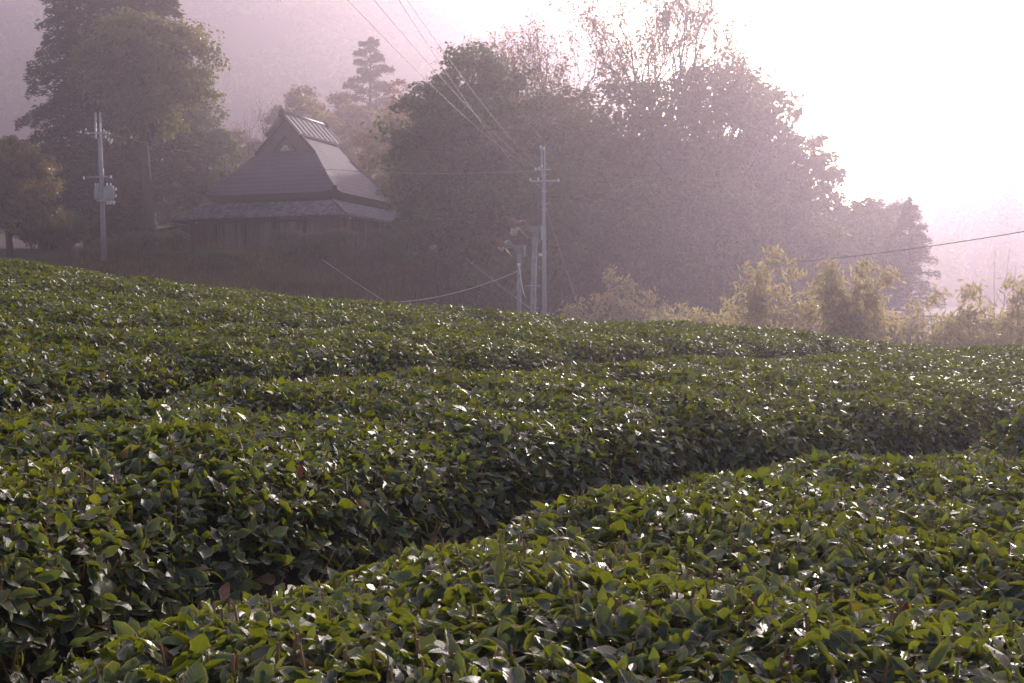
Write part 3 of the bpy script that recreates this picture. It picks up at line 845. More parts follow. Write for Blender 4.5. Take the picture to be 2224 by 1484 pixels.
# ------------------------------------------------------------------ farmhouse
def farmhouse():
    ang = math.radians(-20)
    ox, oy = at(752, 466, 100)[:2]
    zb = 6.3
    root = thing('farmhouse', 'old farmhouse with steep hipped roof, tiled lower eaves and dark board walls', 'house', (ox, oy, zb), ang)
    WX, DY = 14.4, 14.5                     # lower eave rectangle: x -WX..0, y 0..DY
    EZ = 2.63
    # walls: dark panel behind, boards and posts in front
    x0, x1, y0, y1 = -WX+1.0, -1.0, 1.0, DY-1.0
    mb = MB(); mb.box(x0+.1, x1-.1, y0+.1, y1-.1, -.4, 3.0)
    mb.build('wall', M['black'], root)
    MB().box(x0-.1, x1+.1, y0-.1, y1+.1, -.6, .22).build('foundation', M['stone'], root)
    rg = random.Random(5)
    bw = .27
    def boards(n, along, fixed, start, front):
        for i in range(n):
            c = start+i*bw
            if front and i in (8, 17, 26, 35): continue
            z0, z1 = .30, 2.72
            dpt = rg.uniform(0, .022)
            m = M['wood2'] if rg.random() < .35 else M['wood']
            if front and i == 5: m = M['wood_red']
            b = MB()
            if front: b.box(c+.012, c+bw-.012, fixed-.02-dpt, fixed+.06, z0, z1)
            else: b.box(fixed-.06, fixed+.02+dpt, c+.012, c+bw-.012, z0, z1)
            b.build('board', m, root)
    boards(int((x1-x0)/bw), 'x', y0+.03, x0, True)
    boards(int((y1-y0)/bw), 'y', x1-.03, y0, False)
    for i in range(6):
        xx = x0+i*(x1-x0)/5
        MB().box(xx-.09, xx+.09, y0-.09, y0+.08, -.1, 2.9).build('post', M['wood'], root, bevel=.01)
        if i: 
            yy = y0+i*(y1-y0)/5
            MB().box(x1-.08, x1+.09, yy-.09, yy+.09, -.1, 2.9).build('post', M['wood'], root, bevel=.01)
    MB().box(x0-.05, x1+.13, y0-.13, y0-.02, 2.35, 2.52).build('lintel', M['wood'], root)
    MB().box(x0-.05, x1+.05, y0-.11, y0-.02, .2, .32).build('sill_beam', M['wood'], root)
    # veranda ledge
    v = MB().box(-9.4, -5.6, .25, .93, .34, .42).build('veranda', M['wood2'], root)
    for xx in (-9.2, -7.5, -5.8):
        MB().box(xx-.06, xx+.06, .32, .44, -.2, .34).build('veranda_leg', M['wood'], v)
    # lean-to gutter
    MB().tube([(-WX-.05, -.06, EZ-.06), (.05, -.06, EZ-.06)], .05, 6).build('gutter', M['wire_dk'], root)
    MB().tube([(.06, -.05, EZ-.06), (.06, DY, EZ-.06)], .05, 6).build('gutter', M['wire_dk'], root)
    # lower roof deck
    RUN, RISE = 2.1, 1.22
    def ring(off, z): return [(-WX+off, off, z), (-off, off, z), (-off, DY-off, z), (-WX+off, DY-off, z)]
    lo, hi = ring(0, EZ), ring(RUN, EZ+RISE)
    lo2 = ring(0, EZ-.12); hi2 = ring(RUN, EZ+RISE-.12)
    b = MB(); b.add(lo+hi+lo2+hi2, [])
    for i in range(4):
        j = (i+1) % 4
        b.f += [(i, j, j+4, i+4), (8+j, 8+i, 12+i, 12+j), (i, 8+i, 8+j, j)]
    deck = b.build('lower_roof', M['edge'], root)
    # pantiles: one wavy piece each
    tw, nrow = .292, 7
    sl = math.hypot(RUN, RISE); tl = sl/nrow
    sinp, cosp = RISE/sl, RUN/sl
    def tile_mesh():
        prof = [(-.5, .06), (-.34, .016), (-.12, .0), (.12, .016), (.30, .075), (.42, .11), (.52, .085)]
        V = []
        for k, (yy, lift) in enumerate(((-.03, .06), (tl+.05, .0))):
            for q, h in prof: V.append((q*tw, yy*cosp-(h+lift)*sinp, yy*sinp+(h+lift)*cosp))
        for q, h in prof: V.append((q*tw, -.03*cosp-(h+.0)*sinp, -.03*sinp+(h+.0)*cosp))
        n = len(prof); Fc = []
        for i in range(n-1): Fc += [(i, i+1, n+i+1, n+i), (2*n+i, 2*n+i+1, i+1, i)]
        me = D.meshes.new('tile'); me.from_pydata(V, [], Fc); me.polygons.foreach_set('use_smooth', [True]*len(Fc)); me.update()
        me.materials.append(M['tile']); return me
    tm = tile_mesh()
    tv = np.array([v.co[:] for v in tm.vertices]); tf = np.array([p.vertices[:] for p in tm.polygons])
    rv, rf, off = [], [], 0
    ncol = int(WX/tw)
    for r in range(nrow):
        s = r*tl; d = s*cosp; z = EZ+s*sinp+.02
        for c in range(ncol):
            x = -WX+(c+.5)*tw+(WX-ncol*tw)/2
            if x < -WX+d+.05 or x > -d-.05: continue
            o = D.objects.new('tile', tm); COL.objects.link(o); o.parent = deck
            o.location = (x, d, z+rg.uniform(-.006, .006)); o.rotation_euler = (rg.uniform(-.01, .01), rg.uniform(-.015, .015), rg.uniform(-.012, .012))
    def side(n, place):
        nonlocal off
        for r in range(nrow):
            s = r*tl; d = s*cosp; z = EZ+s*sinp+.02
            for c in range(n):
                t = (c+.5)*tw
                if t < d+.05 or t > n*tw-d-.05: continue
                rv.append(place(t, d, z, tv)); rf.append(tf+off); off += len(tv)
    def rot(v, a):
        c, s = math.cos(a), math.sin(a); w = v.copy(); w[:, 0] = v[:, 0]*c-v[:, 1]*s; w[:, 1] = v[:, 0]*s+v[:, 1]*c; return w
    side(int(DY/tw), lambda t, d, z, v: rot(v, math.pi/2)+np.array([-d, t, z]))
    side(int(DY/tw), lambda t, d, z, v: rot(v, -math.pi/2)+np.array([-WX+d, t, z]))
    side(ncol, lambda t, d, z, v: rot(v, math.pi)+np.array([-t, DY-d, z]))
    o = link('roof_tiles', np_mesh('roof_tiles', np.concatenate(rv), [np.concatenate(rf)], M['tile']), deck); tag(o, kind='stuff')
    # hip ridges of tiles on the corners
    for i in range(4):
        a = Vector(lo[i]); c = Vector(hi[i])
        n = 12
        hb = MB().tube([a+(c-a)*.02+Vector((0, 0, .09)), c+Vector((0, 0, .12))], .09, 8)
        hp = hb.build('hip_ridge', M['tile'], deck, smooth=True)
        for k in range(n):
            p = a+(c-a)*((k+.3)/n)+Vector((0, 0, .13)); q = p+(c-a).normalized()*.2
            MB().tube([p, q], [.13, .11], 8).build('ridge_tile', M['tile'], hp, smooth=True)
        MB().tube([a+Vector((0, 0, .08))-(c-a).normalized()*.08, a+Vector((0, 0, .10))+(c-a).normalized()*.14], [.17, .15], 10).build('end_tile', M['tile'], hp)
    # upper roof
    off_ = 1.75; hw = WX/2-off_; mx = -WX/2
    ya, yb = off_, DY-off_; ze = 4.52; zr = 10.45
    gb_z = 7.77; run = 2.55
    rings = []
    lv = 7
    for i in range(lv+1):
        f = i/lv; zz = ze+(gb_z-ze)*f
        k = f+.04*math.sin(math.pi*f)*(1-f)      # slight sag, flaring at the eave
        hwf = hw*(1-(gb_z-ze)/(zr-ze)*k); rn = run*k
        pts = []
        m = 10
        cor = [(mx-hwf, ya+rn), (mx+hwf, ya+rn), (mx+hwf, yb-rn), (mx-hwf, yb-rn)]
        for s in range(4):
            p, q = cor[s], cor[(s+1) % 4]
            for j in range(m):
                t = j/m; e = min(t, 1-t)
                lift = .18*max(0, 1-e/.12)**1.5*(1-f)**2
                pts.append((p[0]+(q[0]-p[0])*t, p[1]+(q[1]-p[1])*t, zz+lift))
        rings.append(pts)
    nR = len(rings[0]); b = MB()
    for r_ in rings: b.v += r_
    for i in range(lv):
        for j in range(nR):
            a = i*nR+j; c = i*nR+(j+1) % nR
            b.f.append((a, c, c+nR, a+nR))
    # gable prism above
    hwg = abs(rings[-1][0][0]-mx); yg0, yg1 = ya+run, yb-run
    n0 = len(b.v)
    b.v += [(mx-hwg, yg0, gb_z), (mx+hwg, yg0, gb_z), (mx, yg0, zr), (mx-hwg, yg1, gb_z), (mx+hwg, yg1, gb_z), (mx, yg1, zr)]
    b.f += [(n0+1, n0+4, n0+5, n0+2), (n0, n0+2, n0+5, n0+3)]
    roof = b.build('roof', M['roof'], root)
    # eave edge, thick and dark, and soffit
    e = MB(); top = rings[0]; cx, cy_ = mx, (ya+yb)/2
    bot = [(x+(cx-x)*.035, y+(cy_-y)*.03, z-.36) for x, y, z in top]
    inn = [(x+(cx-x)*.22, y+(cy_-y)*.16, EZ+RISE-.02) for x, y, z in top]
    e.v += [(x, y, z-.006) for x, y, z in top]+bot+inn
    for j in range(nR):
        k = (j+1) % nR
        e.f += [(j, nR+j, nR+k, k), (nR+j, 2*nR+j, 2*nR+k, nR+k)]
    e.build('roof_edge', M['edge'], roof)
    # gable wall, frame and white vent
    g = MB(); g.add([(mx-hwg+.05, yg0-.01, gb_z), (mx+hwg-.05, yg0-.01, gb_z), (mx, yg0-.01, zr-.1)], [(0, 1, 2)])
    gable = g.build('gable', M['wood'], roof)
    MB().add([(mx+hwg-.05, yg1+.01, gb_z), (mx-hwg+.05, yg1+.01, gb_z), (mx, yg1+.01, zr-.1)], [(0, 1, 2)]).build('gable', M['wood'], roof)
    for s in (-1, 1):
        MB().beam((mx+s*.95, yg0-.08, gb_z+.18), (mx, yg0-.08, gb_z+1.30), .10, .13).build('gable_frame', M['edge'], gable)
        MB().beam((mx+s*(hwg+.05), yg0-.10, gb_z-.02), (mx, yg0-.10, zr+.02), .16, .20).build('barge_board', M['edge'], roof)
    MB().box(mx-1.0, mx+1.0, yg0-.13, yg0-.03, gb_z+.08, gb_z+.18).build('gable_sill', M['edge'], gable)
    vent = MB().add([(mx-.40, yg0-.12, gb_z+.20), (mx+.40, yg0-.12, gb_z+.20), (mx+.14, yg0-.12, gb_z+.62), (mx-.14, yg0-.12, gb_z+.62),
                     (mx-.40, yg0-.03, gb_z+.20), (mx+.40, yg0-.03, gb_z+.20), (mx+.14, yg0-.03, gb_z+.62), (mx-.14, yg0-.03, gb_z+.62)],
                    [(0, 1, 2, 3), (4, 7, 6, 5), (0, 4, 5, 1), (1, 5, 6, 2), (2, 6, 7, 3), (3, 7, 4, 0)]).build('vent', M['plaster'], gable)
    for k in range(5):
        a = 2*math.pi*k/5+.3
        c = (mx+math.cos(a)*.11, yg0-.122, gb_z+.38+math.sin(a)*.10)
        MB().tube([c, (c[0], c[1]-.006, c[2])], .034, 8).build('vent_hole', M['black'], vent)  # black discs stand in for the shade inside the openings
    # hip caps running from the gable foot to the corners
    for s, jj in ((-1, 0), (1, 10)):
        pts = [Vector(rings[i][jj])+Vector((0, 0, .05)) for i in range(lv+1)]+[Vector((mx+s*.5*hwg, yg0-.02, (gb_z+zr)/2+.04))]
        hp = MB().tube(pts, .075, 6).build('hip_cap', M['ridge'], roof, smooth=True)
        p = pts[0]
        MB().tube([p+Vector((0, -.14, -.02)), p+Vector((0, .12, .10))], [.20, .13], 8).build('corner_ornament', M['edge'], hp)
    for jj in (20, 30):
        pts = [Vector(rings[i][jj])+Vector((0, 0, .05)) for i in range(lv+1)]
        MB().tube(pts, .075, 6).build('hip_cap', M['ridge'], roof, smooth=True)
    # ridge cover: a small ribbed roof riding on the main one
    sl_ = (zr-gb_z)/hwg
    cw = 1.42; yr0, yr1 = yg0-.55, yg1+.55
    zc = zr+.30
    c = MB()
    for t0, t1 in ((0, .0),):
        pass
    th = .16
    A = [(mx-cw, zc-cw*sl_), (mx, zc), (mx+cw, zc-cw*sl_)]
    for yv in (yr0, yr1):
        c.v += [(x, yv, z) for x, z in A]+[(x*1.0, yv, z-th) for x, z in A]
    c.f += [(0, 1, 7, 6), (1, 2, 8, 7), (3, 9, 10, 4), (4, 10, 11, 5), (0, 3, 4, 1), (1, 4, 5, 2), (6, 7, 10, 9), (7, 8, 11, 10), (0, 6, 9, 3), (2, 5, 11, 8)]
    cov = c.build('ridge_cover', M['ridge'], roof)
    nb = 9
    for k in range(nb):
        yv = yr0+.10+(yr1-yr0-.2)*k/(nb-1)
        for s in (-1, 1):
            MB().beam((mx+s*.06, yv, zc-.06*sl_+.03), (mx+s*(cw+.02), yv, zc-(cw+.02)*sl_+.03), .11, .10).build('rib', M['ridge'], cov)
    MB().tube([(mx, yr0-.08, zc+.08), (mx, yr1+.08, zc+.08)], .12, 8).build('ridge_cap', M['ridge'], cov, smooth=True)
    for yv in (yr0-.1, yr1-.12):
        MB().add([(mx-.30, yv, zc-.30), (mx+.30, yv, zc-.30), (mx+.2, yv, zc+.16), (mx, yv, zc+.38), (mx-.2, yv, zc+.16),
                  (mx-.30, yv+.22, zc-.30), (mx+.30, yv+.22, zc-.30), (mx+.2, yv+.22, zc+.16), (mx, yv+.22, zc+.38), (mx-.2, yv+.22, zc+.16)],
                 [(0, 1, 2, 3, 4), (9, 8, 7, 6, 5), (0, 5, 6, 1), (1, 6, 7, 2), (2, 7, 8, 3), (3, 8, 9, 4), (4, 9, 5, 0)]).build('ridge_ornament', M['edge'], cov)
    # annex at the far left end, lower
    an = MB().box(-WX-2.0, -WX+.9, 2.2, 7.0, -.4, 2.3).build('annex_wall', M['wood'], root)
    MB().add([(-WX-2.5, 1.7, 2.15), (-WX+1.2, 1.7, 2.55), (-WX+1.2, 7.5, 2.55), (-WX-2.5, 7.5, 2.15), (-WX-2.5, 1.7, 2.03), (-WX+1.2, 1.7, 2.43), (-WX+1.2, 7.5, 2.43), (-WX-2.5, 7.5, 2.03)],
             [(0, 1, 2, 3), (7, 6, 5, 4), (0, 4, 5, 1), (1, 5, 6, 2), (2, 6, 7, 3), (3, 7, 4, 0)]).build('annex_roof', M['edge'], root)
    # round white lamps / insulators under the eaves
    for p in ((-12.4, .3, 2.45), (.1, .4, 2.42)):
        MB().tube([(p[0], p[1], p[2]-.06), (p[0], p[1], p[2]), (p[0], p[1], p[2]+.06)], [.03, .06, .03], 8).build('insulator', M['porcelain'], root)
    return root
farmhouse()

# ------------------------------------------------------------------ shrubs before the house
def shrub(name, label, cat, px, y, rx, ry, h, seed, n=5200, size=.11, boxy=.6, rz=0., lift=0., mat='shrub', zbase=None, stems=6):
    rg = np.random.RandomState(seed)
    x = (px-1112)/F*y
    root = thing(name, label, cat, (x, y, gz(x, y) if zbase is None else zbase), rz)
    u = unit(rg, n)
    e = (np.abs(u)**boxy)*np.sign(u)
    lump = 1+.09*np.sin(e[:, 0]*7+seed)*np.cos(e[:, 2]*6+seed)+.07*rg.randn(n)
    p = e*np.array([rx, ry, (h-lift)/2])*lump[:, None]*(.80+.22*rg.rand(n, 1)**.5)
    p[:, 2] += lift+(h-lift)/2
    V, Q, a = cards(p, size, rg, out=u, outw=.6, aspect=.55)
    a = np.clip(a*.6+.2+.15*np.sin(np.repeat(e[:, 0]*5+e[:, 2]*4, 4)), 0, 1)
    link('foliage', crown_mesh('foliage', [(V, Q, a)], M[mat]), root)
    mb = MB()
    for i in range(stems):
        a0 = rg.rand()*6.28
        mb.tube([(math.cos(a0)*rx*.3, math.sin(a0)*ry*.3, -.3), (math.cos(a0)*rx*.45, math.sin(a0)*ry*.4, h*.45), (math.cos(a0)*rx*.6, math.sin(a0)*ry*.6, h*.8)], [.035, .025, .01], 5)
    mb.build('stems', M['bark'], root)
    return root
shrub('garden_shrub', 'rounded clipped shrub standing alone at the middle of the farmhouse front', 'shrub', 623, 90.3, .95, .8, 1.62, 1, lift=.3)
shrub('garden_shrub', 'rounded shrub between the lone clipped shrub and the long hedge', 'shrub', 683, 90, .85, .8, 1.5, 2, lift=.3)
shrub('garden_hedge', 'long clipped hedge along the farmhouse front under the roof corner', 'hedge', 788, 90, 2.35, .8, 1.62, 3, 9500, boxy=.42)
shrub('garden_shrub', 'yellowish shrub at the end of the long hedge beside the wood', 'shrub', 872, 89, 1.1, .9, 1.4, 4, 4200, mat='mid_leaf')
shrub('garden_hedge', 'low dark clipped hedge on the bank at the pole end of the farmhouse', 'hedge', 412, 84.5, 2.6, .8, 1.0, 5, 9500, boxy=.42)
shrub('garden_shrub', 'round dark bush in front of the farmhouse annex', 'shrub', 378, 90, .9, .9, 1.5, 6, 5200)
shrub('garden_shrub', 'tiny round topiary ball on a stem before the veranda', 'shrub', 514, 87, .36, .36, .95, 7, 1500, .09, boxy=1.0, lift=.35, stems=2)
shrub('garden_shrub', 'dark round bush at the foot of the cedar trunks', 'shrub', 318, 88, 1.3, 1.1, 1.55, 8, 5200, mat='shrub')
shrub('garden_shrub', 'low dark bush beside the transformer pole', 'shrub', 255, 88, 1.4, 1.0, 1.1, 9, 4600)
shrub('garden_shrub', 'broad dark undergrowth bush at the wood foot near the long hedge', 'shrub', 960, 84, 2.6, 1.4, 2.6, 10, 8000, mat='dark_leaf', size=.16)
shrub('garden_shrub', 'dark undergrowth bush at the wood foot behind the smaller fan', 'shrub', 1070, 80, 2.4, 1.4, 2.4, 11, 8000, mat='dark_leaf', size=.16)
shrub('garden_shrub', 'dark undergrowth bush at the wood foot behind the thin pole', 'shrub', 1230, 76, 3.0, 1.4, 2.8, 12, 8000, mat='dark_leaf', size=.16)
shrub('garden_shrub', 'dark undergrowth bush at the wood foot behind the bamboo sapling', 'shrub', 1400, 76, 3.0, 1.4, 3.0, 13, 8000, mat='dark_leaf', size=.16)
shrub('garden_shrub', 'dark undergrowth bush at the wood foot behind the tall bamboo plume', 'shrub', 1570, 78, 3.0, 1.4, 3.0, 14, 8000, mat='dark_leaf', size=.16)
shrub('garden_shrub', 'dark undergrowth bush at the wood foot behind the dense bamboo', 'shrub', 1740, 82, 3.0, 1.4, 3.0, 15, 8000, mat='dark_leaf', size=.16)

# dry grass and weeds over the bank
def bank_grass():
    rg = np.random.RandomState(3)
    n = 30000
    y = rg.uniform(62, 95, n); a = rg.uniform(-.31, .06, n); x = a*y
    keep = ~((y > 93) & (x < -6))
    x, y = x[keep], y[keep]; n = len(x)
    z = ground(x, y)
    h = rg.uniform(.15, .55, n)*(1+.6*(np.sin(x*.9)*np.sin(y*.7) > .3))
    t = rg.rand(n)*6.28; w = rg.uniform(.02, .05, n)
    lean = rg.randn(n, 2)*.35
    p0 = np.stack([x-np.cos(t)*w, y-np.sin(t)*w, z-.03], 1); p1 = np.stack([x+np.cos(t)*w, y+np.sin(t)*w, z-.03], 1)
    p2 = np.stack([x+lean[:, 0]*h, y+lean[:, 1]*h, z+h], 1)
    V = np.stack([p0, p1, p2], 1).reshape(-1, 3)
    patch = np.clip(.5+.42*np.sin(x*.55+1)*np.cos(y*.5+x*.2)+.2*np.sin(x*1.7)*np.sin(y*1.3)+.2*rg.randn(n), 0, 1)
    me = np_mesh('dry_grass', V, [np.arange(3*n).reshape(-1, 3)], M['grass_dry'], {'rnd': np.repeat(patch, 3)}, smooth=False)
    tag(link('dry_grass', me), 'brown dry grass covering the bank below the farmhouse', 'grass', kind='stuff')
bank_grass()
# stone steps on the bank by the pole
def steps():
    x, y = at(285, 590, 84)[:2]
    root = thing('stone_steps', 'few worn stone steps climbing the bank past the transformer pole', 'steps', (x, y, gz(x, y)))
    for i in range(6):
        yy = i*.55
        z = gz(x, y+yy)-gz(x, y)
        MB().box(-.75+.05*math.sin(i*3), .75+.06*math.cos(i*5), yy-.2, yy+.35, z-.1, z+.12).build('step', M['old_stone'], root, bevel=.03)
steps()

# ------------------------------------------------------------------ bamboo
def bamboo(label, px, y, h, nc, seed, spread=.5, arch=.5, leaves=1700, lsize=.17, lean=0., stage=.30):
    leaves = int(leaves*1.1); lsize = lsize*1.25; h = h*1.12; nc = nc+1
    rg = np.random.RandomState(seed)
    x = (px-1112)/F*y
    root = thing('bamboo_clump', label, 'bamboo', (x, y, gz(x, y)), 0, 'bamboo growing past the crest of the field')
    mb = MB(); P, O = [], []
    for i in range(nc):
        ang = rg.rand()*6.28; ar = arch*(.5+rg.rand()); hh = h*(.72+.32*rg.rand())
        b0 = np.array([rg.randn()*spread*.5, rg.randn()*spread*.5, -.3])
        d = np.array([math.cos(ang)+lean, math.sin(ang)*.6, 0])
        ts = np.linspace(0, 1, 9)
        pts = b0+np.outer(ts**2.2*ar*hh*.45, d)+np.outer(ts*hh-.18*ar*hh*ts**5, [0, 0, 1])
        mb.tube(pts, np.linspace(.022, .005, 9), 5, False)
        m = leaves//nc
        # side branches with hanging sprays
        nb = 13
        for q in range(nb):
            t0 = stage+(1-stage)*(q+rg.rand())/nb
            p = np.array([np.interp(t0, ts, pts[:, c]) for c in range(3)])
            a2 = rg.rand()*6.28; ln = (.25+.42*math.sin(math.pi*min(.95, .15+t0*.8)))*(.6+.7*rg.rand())
            e = p+np.array([math.cos(a2)*ln*.8, math.sin(a2)*ln*.8, ln*.35])
            mb.tube([p, (p+e)/2+np.array([0, 0, .06]), e], [.006, .004, .002], 3, False)
            k = m//nb
            tt = rg.rand(k, 1)**.6
            P.append(p+(e-p)*tt+rg.randn(k, 3)*np.array([.15, .15, .11])+np.array([0, 0, -.03]))
            O.append(np.tile([math.cos(a2)*.6, math.sin(a2)*.6, -.5], (k, 1)))
    P = np.concatenate(P); O = np.concatenate(O)
    V, Q, a = cards(P, lsize, rg, aspect=.34, dirs=O, hang=.25)
    mb.build('culms', M['culm'], root)
    link('foliage', crown_mesh('foliage', [(V, Q, a)], M['bamboo_leaf']), root)
    return root
def bh(px, py, y): return top_h(px, py, y)
bamboo('slender bamboo plume rising highest from the crest, bent over at its tip', 1640, 42, bh(1640, 545, 42), 3, 1, .3, .30, 1500)
bamboo('leaning bamboo with two broad plumes next to the slender highest one', 1735, 41, bh(1720, 580, 41), 6, 2, .7, .55, 3000)
bamboo('dense bushy bamboo column with a reddish shoot tip', 1850, 38, bh(1850, 565, 38), 7, 3, .45, .35, 3800)
bamboo('bamboo clump filling the gap behind the dense column', 1905, 42, bh(1905, 625, 42), 6, 4, .7, .6, 2600)
bamboo('low arching bamboo thicket drooping over the crest below the conifer', 2000, 40, bh(2000, 640, 40), 9, 5, 1.0, .9, 4200)
bamboo('low bamboo thicket on the crest after the arching one', 2085, 41, bh(2085, 680, 41), 6, 6, .8, .7, 2600)
bamboo('bamboo at the far sunny end, tall thin tip over a bushy foot', 2205, 40, bh(2205, 595, 40), 7, 7, .6, .45, 3200)
bamboo('short bamboo thicket between the leaning plumes and dense column', 1790, 38, bh(1790, 668, 38), 7, 8, .8, .6, 2600)
bamboo('short bamboo tuft at the foot of the slender plume', 1660, 40, bh(1660, 672, 40), 5, 9, .6, .5, 1800)
bamboo('pale drooping bamboo behind the thin pole, in front of the dark wood', 1360, 56, bh(1352, 550, 56)*.88, 3, 10, .35, .40, 1500, .19)
bamboo('thin bamboo spray between the bare stalk and the slender plume', 1595, 45, bh(1595, 640, 45), 3, 14, .5, .6, 1100)
bamboo('low bamboo spray bridging the arching thicket and the far sunny end', 2145, 38, bh(2145, 672, 38), 5, 15, .8, .8, 2000)
bamboo('dim low bamboo spray before the undergrowth, left of the bare saplings', 1475, 50, bh(1475, 655, 50), 3, 16, .6, .6, 1100)
bamboo('faint bamboo in the wood shade beside the pale drooping one', 1440, 58, bh(1440, 600, 58)*.88, 3, 11, .5, .5, 1200, .19)
bamboo('small faint bamboo at the foot of the guy wire', 1245, 56, bh(1245, 605, 56)*.88, 3, 12, .5, .5, 1100, .19)
bamboo('small bamboo tuft on the crest beside the bare saplings', 1515, 46, bh(1515, 668, 46), 4, 13, .5, .6, 1300)
def sapling(label, px, py, y, seed, n=3):
    rg = np.random.RandomState(seed); x = (px-1112)/F*y; h = top_h(px, py, y)
    root = thing('bare_sapling', label, 'sapling', (x, y, gz(x, y)), 0, 'leafless saplings among the bamboo')
    mb = MB()
    for i in range(n):
        e = np.array([rg.randn()*.25, rg.randn()*.2, h*(.8+.2*rg.rand())])
        cv = curve3((rg.randn()*.1, rg.randn()*.1, -.3), e, .04, rg, 7)
        mb.tube(cv, np.linspace(.022, .006, 7), 5, False)
        for _ in range(6):
            k = rg.randint(3, 6); p = cv[k]; q = p+np.array([rg.randn()*.3, rg.randn()*.2, .3+.4*rg.rand()])
            mb.tube([p, (p+q)/2+rg.randn(3)*.03, q], [.008, .006, .003], 4, False)
    mb.build('stem', M['culm'], root)
sapling('leafless thin sapling between the faint bamboo and slender plume', 1545, 555, 48, 1)
sapling('single straight bare stalk on the crest before the shaded wood', 1583, 570, 50, 2, 1)
sapling('bare crooked sapling at the far sunny end behind the bamboo', 2180, 520, 48, 3)
sapling('broken dry stalk leaning in the low arching thicket', 2022, 675, 38, 4, 1)

# ------------------------------------------------------------------ poles, wires, fans
def insul(mb, p, r=.05, h=.16):
    mb.tube([(p[0], p[1], p[2]), (p[0], p[1], p[2]+h*.3), (p[0], p[1], p[2]+h*.4), (p[0], p[1], p[2]+h)], [r*.5, r, r*.6, r*.7], 8)
def pole_a():
    y = 85; x, _, zt = at(213, 245, y); xb = at(224, 598, y)[0]
    zs = at(213, 290, y)[2]; g = gz(xb, y)
    root = thing('utility_pole', 'concrete utility pole carrying two transformers, a twin bar on top', 'utility pole', (xb, y, g-.4))
    def L(px, py, dy=0.): q = at(px, py, y); return Vector((q[0]-xb, dy, q[2]-g+.4))
    MB().tube([(.08, 0, 0), L(217, 300)], [.165, .12], 14).build('pole', M['concrete'], root, smooth=True)
    for px in (208.5, 218.5):
        MB().beam(L(px+.5, 302, -.12), L(px, 245, -.12), .10, .10).build('top_bar', M['galv'], root)
    a = MB().beam(L(186, 290, -.20), L(240, 291, -.20), .09, .09).build('cross_arm', M['galv'], root)
    for px, py in ((178, 289), (189, 284), (194, 292), (228, 286), (233, 290)):
        m = MB(); insul(m, L(px, py+2, -.22), .07, .16); m.build('insulator', M['porcelain'], root, smooth=True)
    b = MB().tube([L(232, 296, -.2), L(236, 303, -.2), L(243, 309, -.2)], .03, 6).build('jumper', M['wire_dk'], root)
    for px, py in ((232, 300), (238, 306), (243, 312), (245, 308)):
        m = MB(); insul(m, L(px, py+2, -.24), .075, .16); m.build('insulator', M['porcelain'], root, smooth=True)
    MB().beam(L(200, 296, -.15), L(215, 303, -.15), .03, .03).build('brace', M['galv'], root)
    MB().beam(L(234, 294, -.15), L(220, 305, -.15), .03, .03).build('brace', M['galv'], root)
    MB().tube([L(224, 352, -.2), L(227, 408, -.2)], .055, 8).build('conduit', M['galv'], root, smooth=True)
    MB().beam(L(191, 386, -.22), L(237, 385, -.22), .10, .08).build('cross_arm', M['concrete'], root)
    for px, py in ((184.5, 389), (243, 387)):
        m = MB(); insul(m, L(px, py+2, -.22), .08, .18); m.build('insulator', M['porcelain'], root, smooth=True)
    # two transformer cans with fins
    for (pxa, pxb_, pya, pyb, dy) in ((204, 216, 404, 433, .1), (231, 251, 405, 436, -.35)):
        c = (L(pxa, pyb, dy)+L(pxb_, pyb, dy))/2; w = (L(pxb_, pyb)-L(pxa, pyb)).length/2; h = L(pxa, pya).z-c.z
        t = MB().tube([c, c+Vector((0, 0, h*.04)), c+Vector((0, 0, h*.93)), c+Vector((0, 0, h))], [w*.9, w, w, w*.85], 16).build('transformer', M['trafo'], root, smooth=False)
        for k in range(10):
            an = 2*math.pi*k/10
            MB().box(w*.98, w*1.10, -.014, .014, h*.12, h*.85, Matrix.Translation(c) @ Matrix.Rotation(an, 4, 'Z')).build('cooling_fin', M['trafo'], t)
        for k in (-1, 1):
            m = MB(); insul(m, c+Vector((k*w*.4, -.1, h)), .05, .16); m.build('bushing', M['porcelain'], t, smooth=True)
    for k in range(3):
        p = L(236+7*k, 446, -.4); q = L(239+7*k, 438, -.4)
        MB().tube([p, (p+q)/2, q], [.07, .085, .06], 8).build('cutout_fuse', M['porcelain'], root, smooth=True)
    for px, py in ((255, 413), (255, 428)):
        m = MB(); insul(m, L(px, py+2, -.35), .07, .15); m.build('insulator', M['porcelain'], root, smooth=True)
    MB().box(-.15, .75, -.45, -.1, -.04, .04, Matrix.Translation(L(220, 438, 0))).build('platform', M['galv'], root)
    MB().tube([L(226, 353, -.2), L(234, 362, -.2), L(236, 385, -.2), L(234, 404, -.2)], .018, 5).build('drop_cable', M['wire_dk'], root)
    for py in (455, 472, 500):
        MB().tube([L(219, py, -.2), L(229, py, -.2)], .014, 5).build('step_bolt', M['galv'], root)
    return root
pole_a()
PB_Y = 70
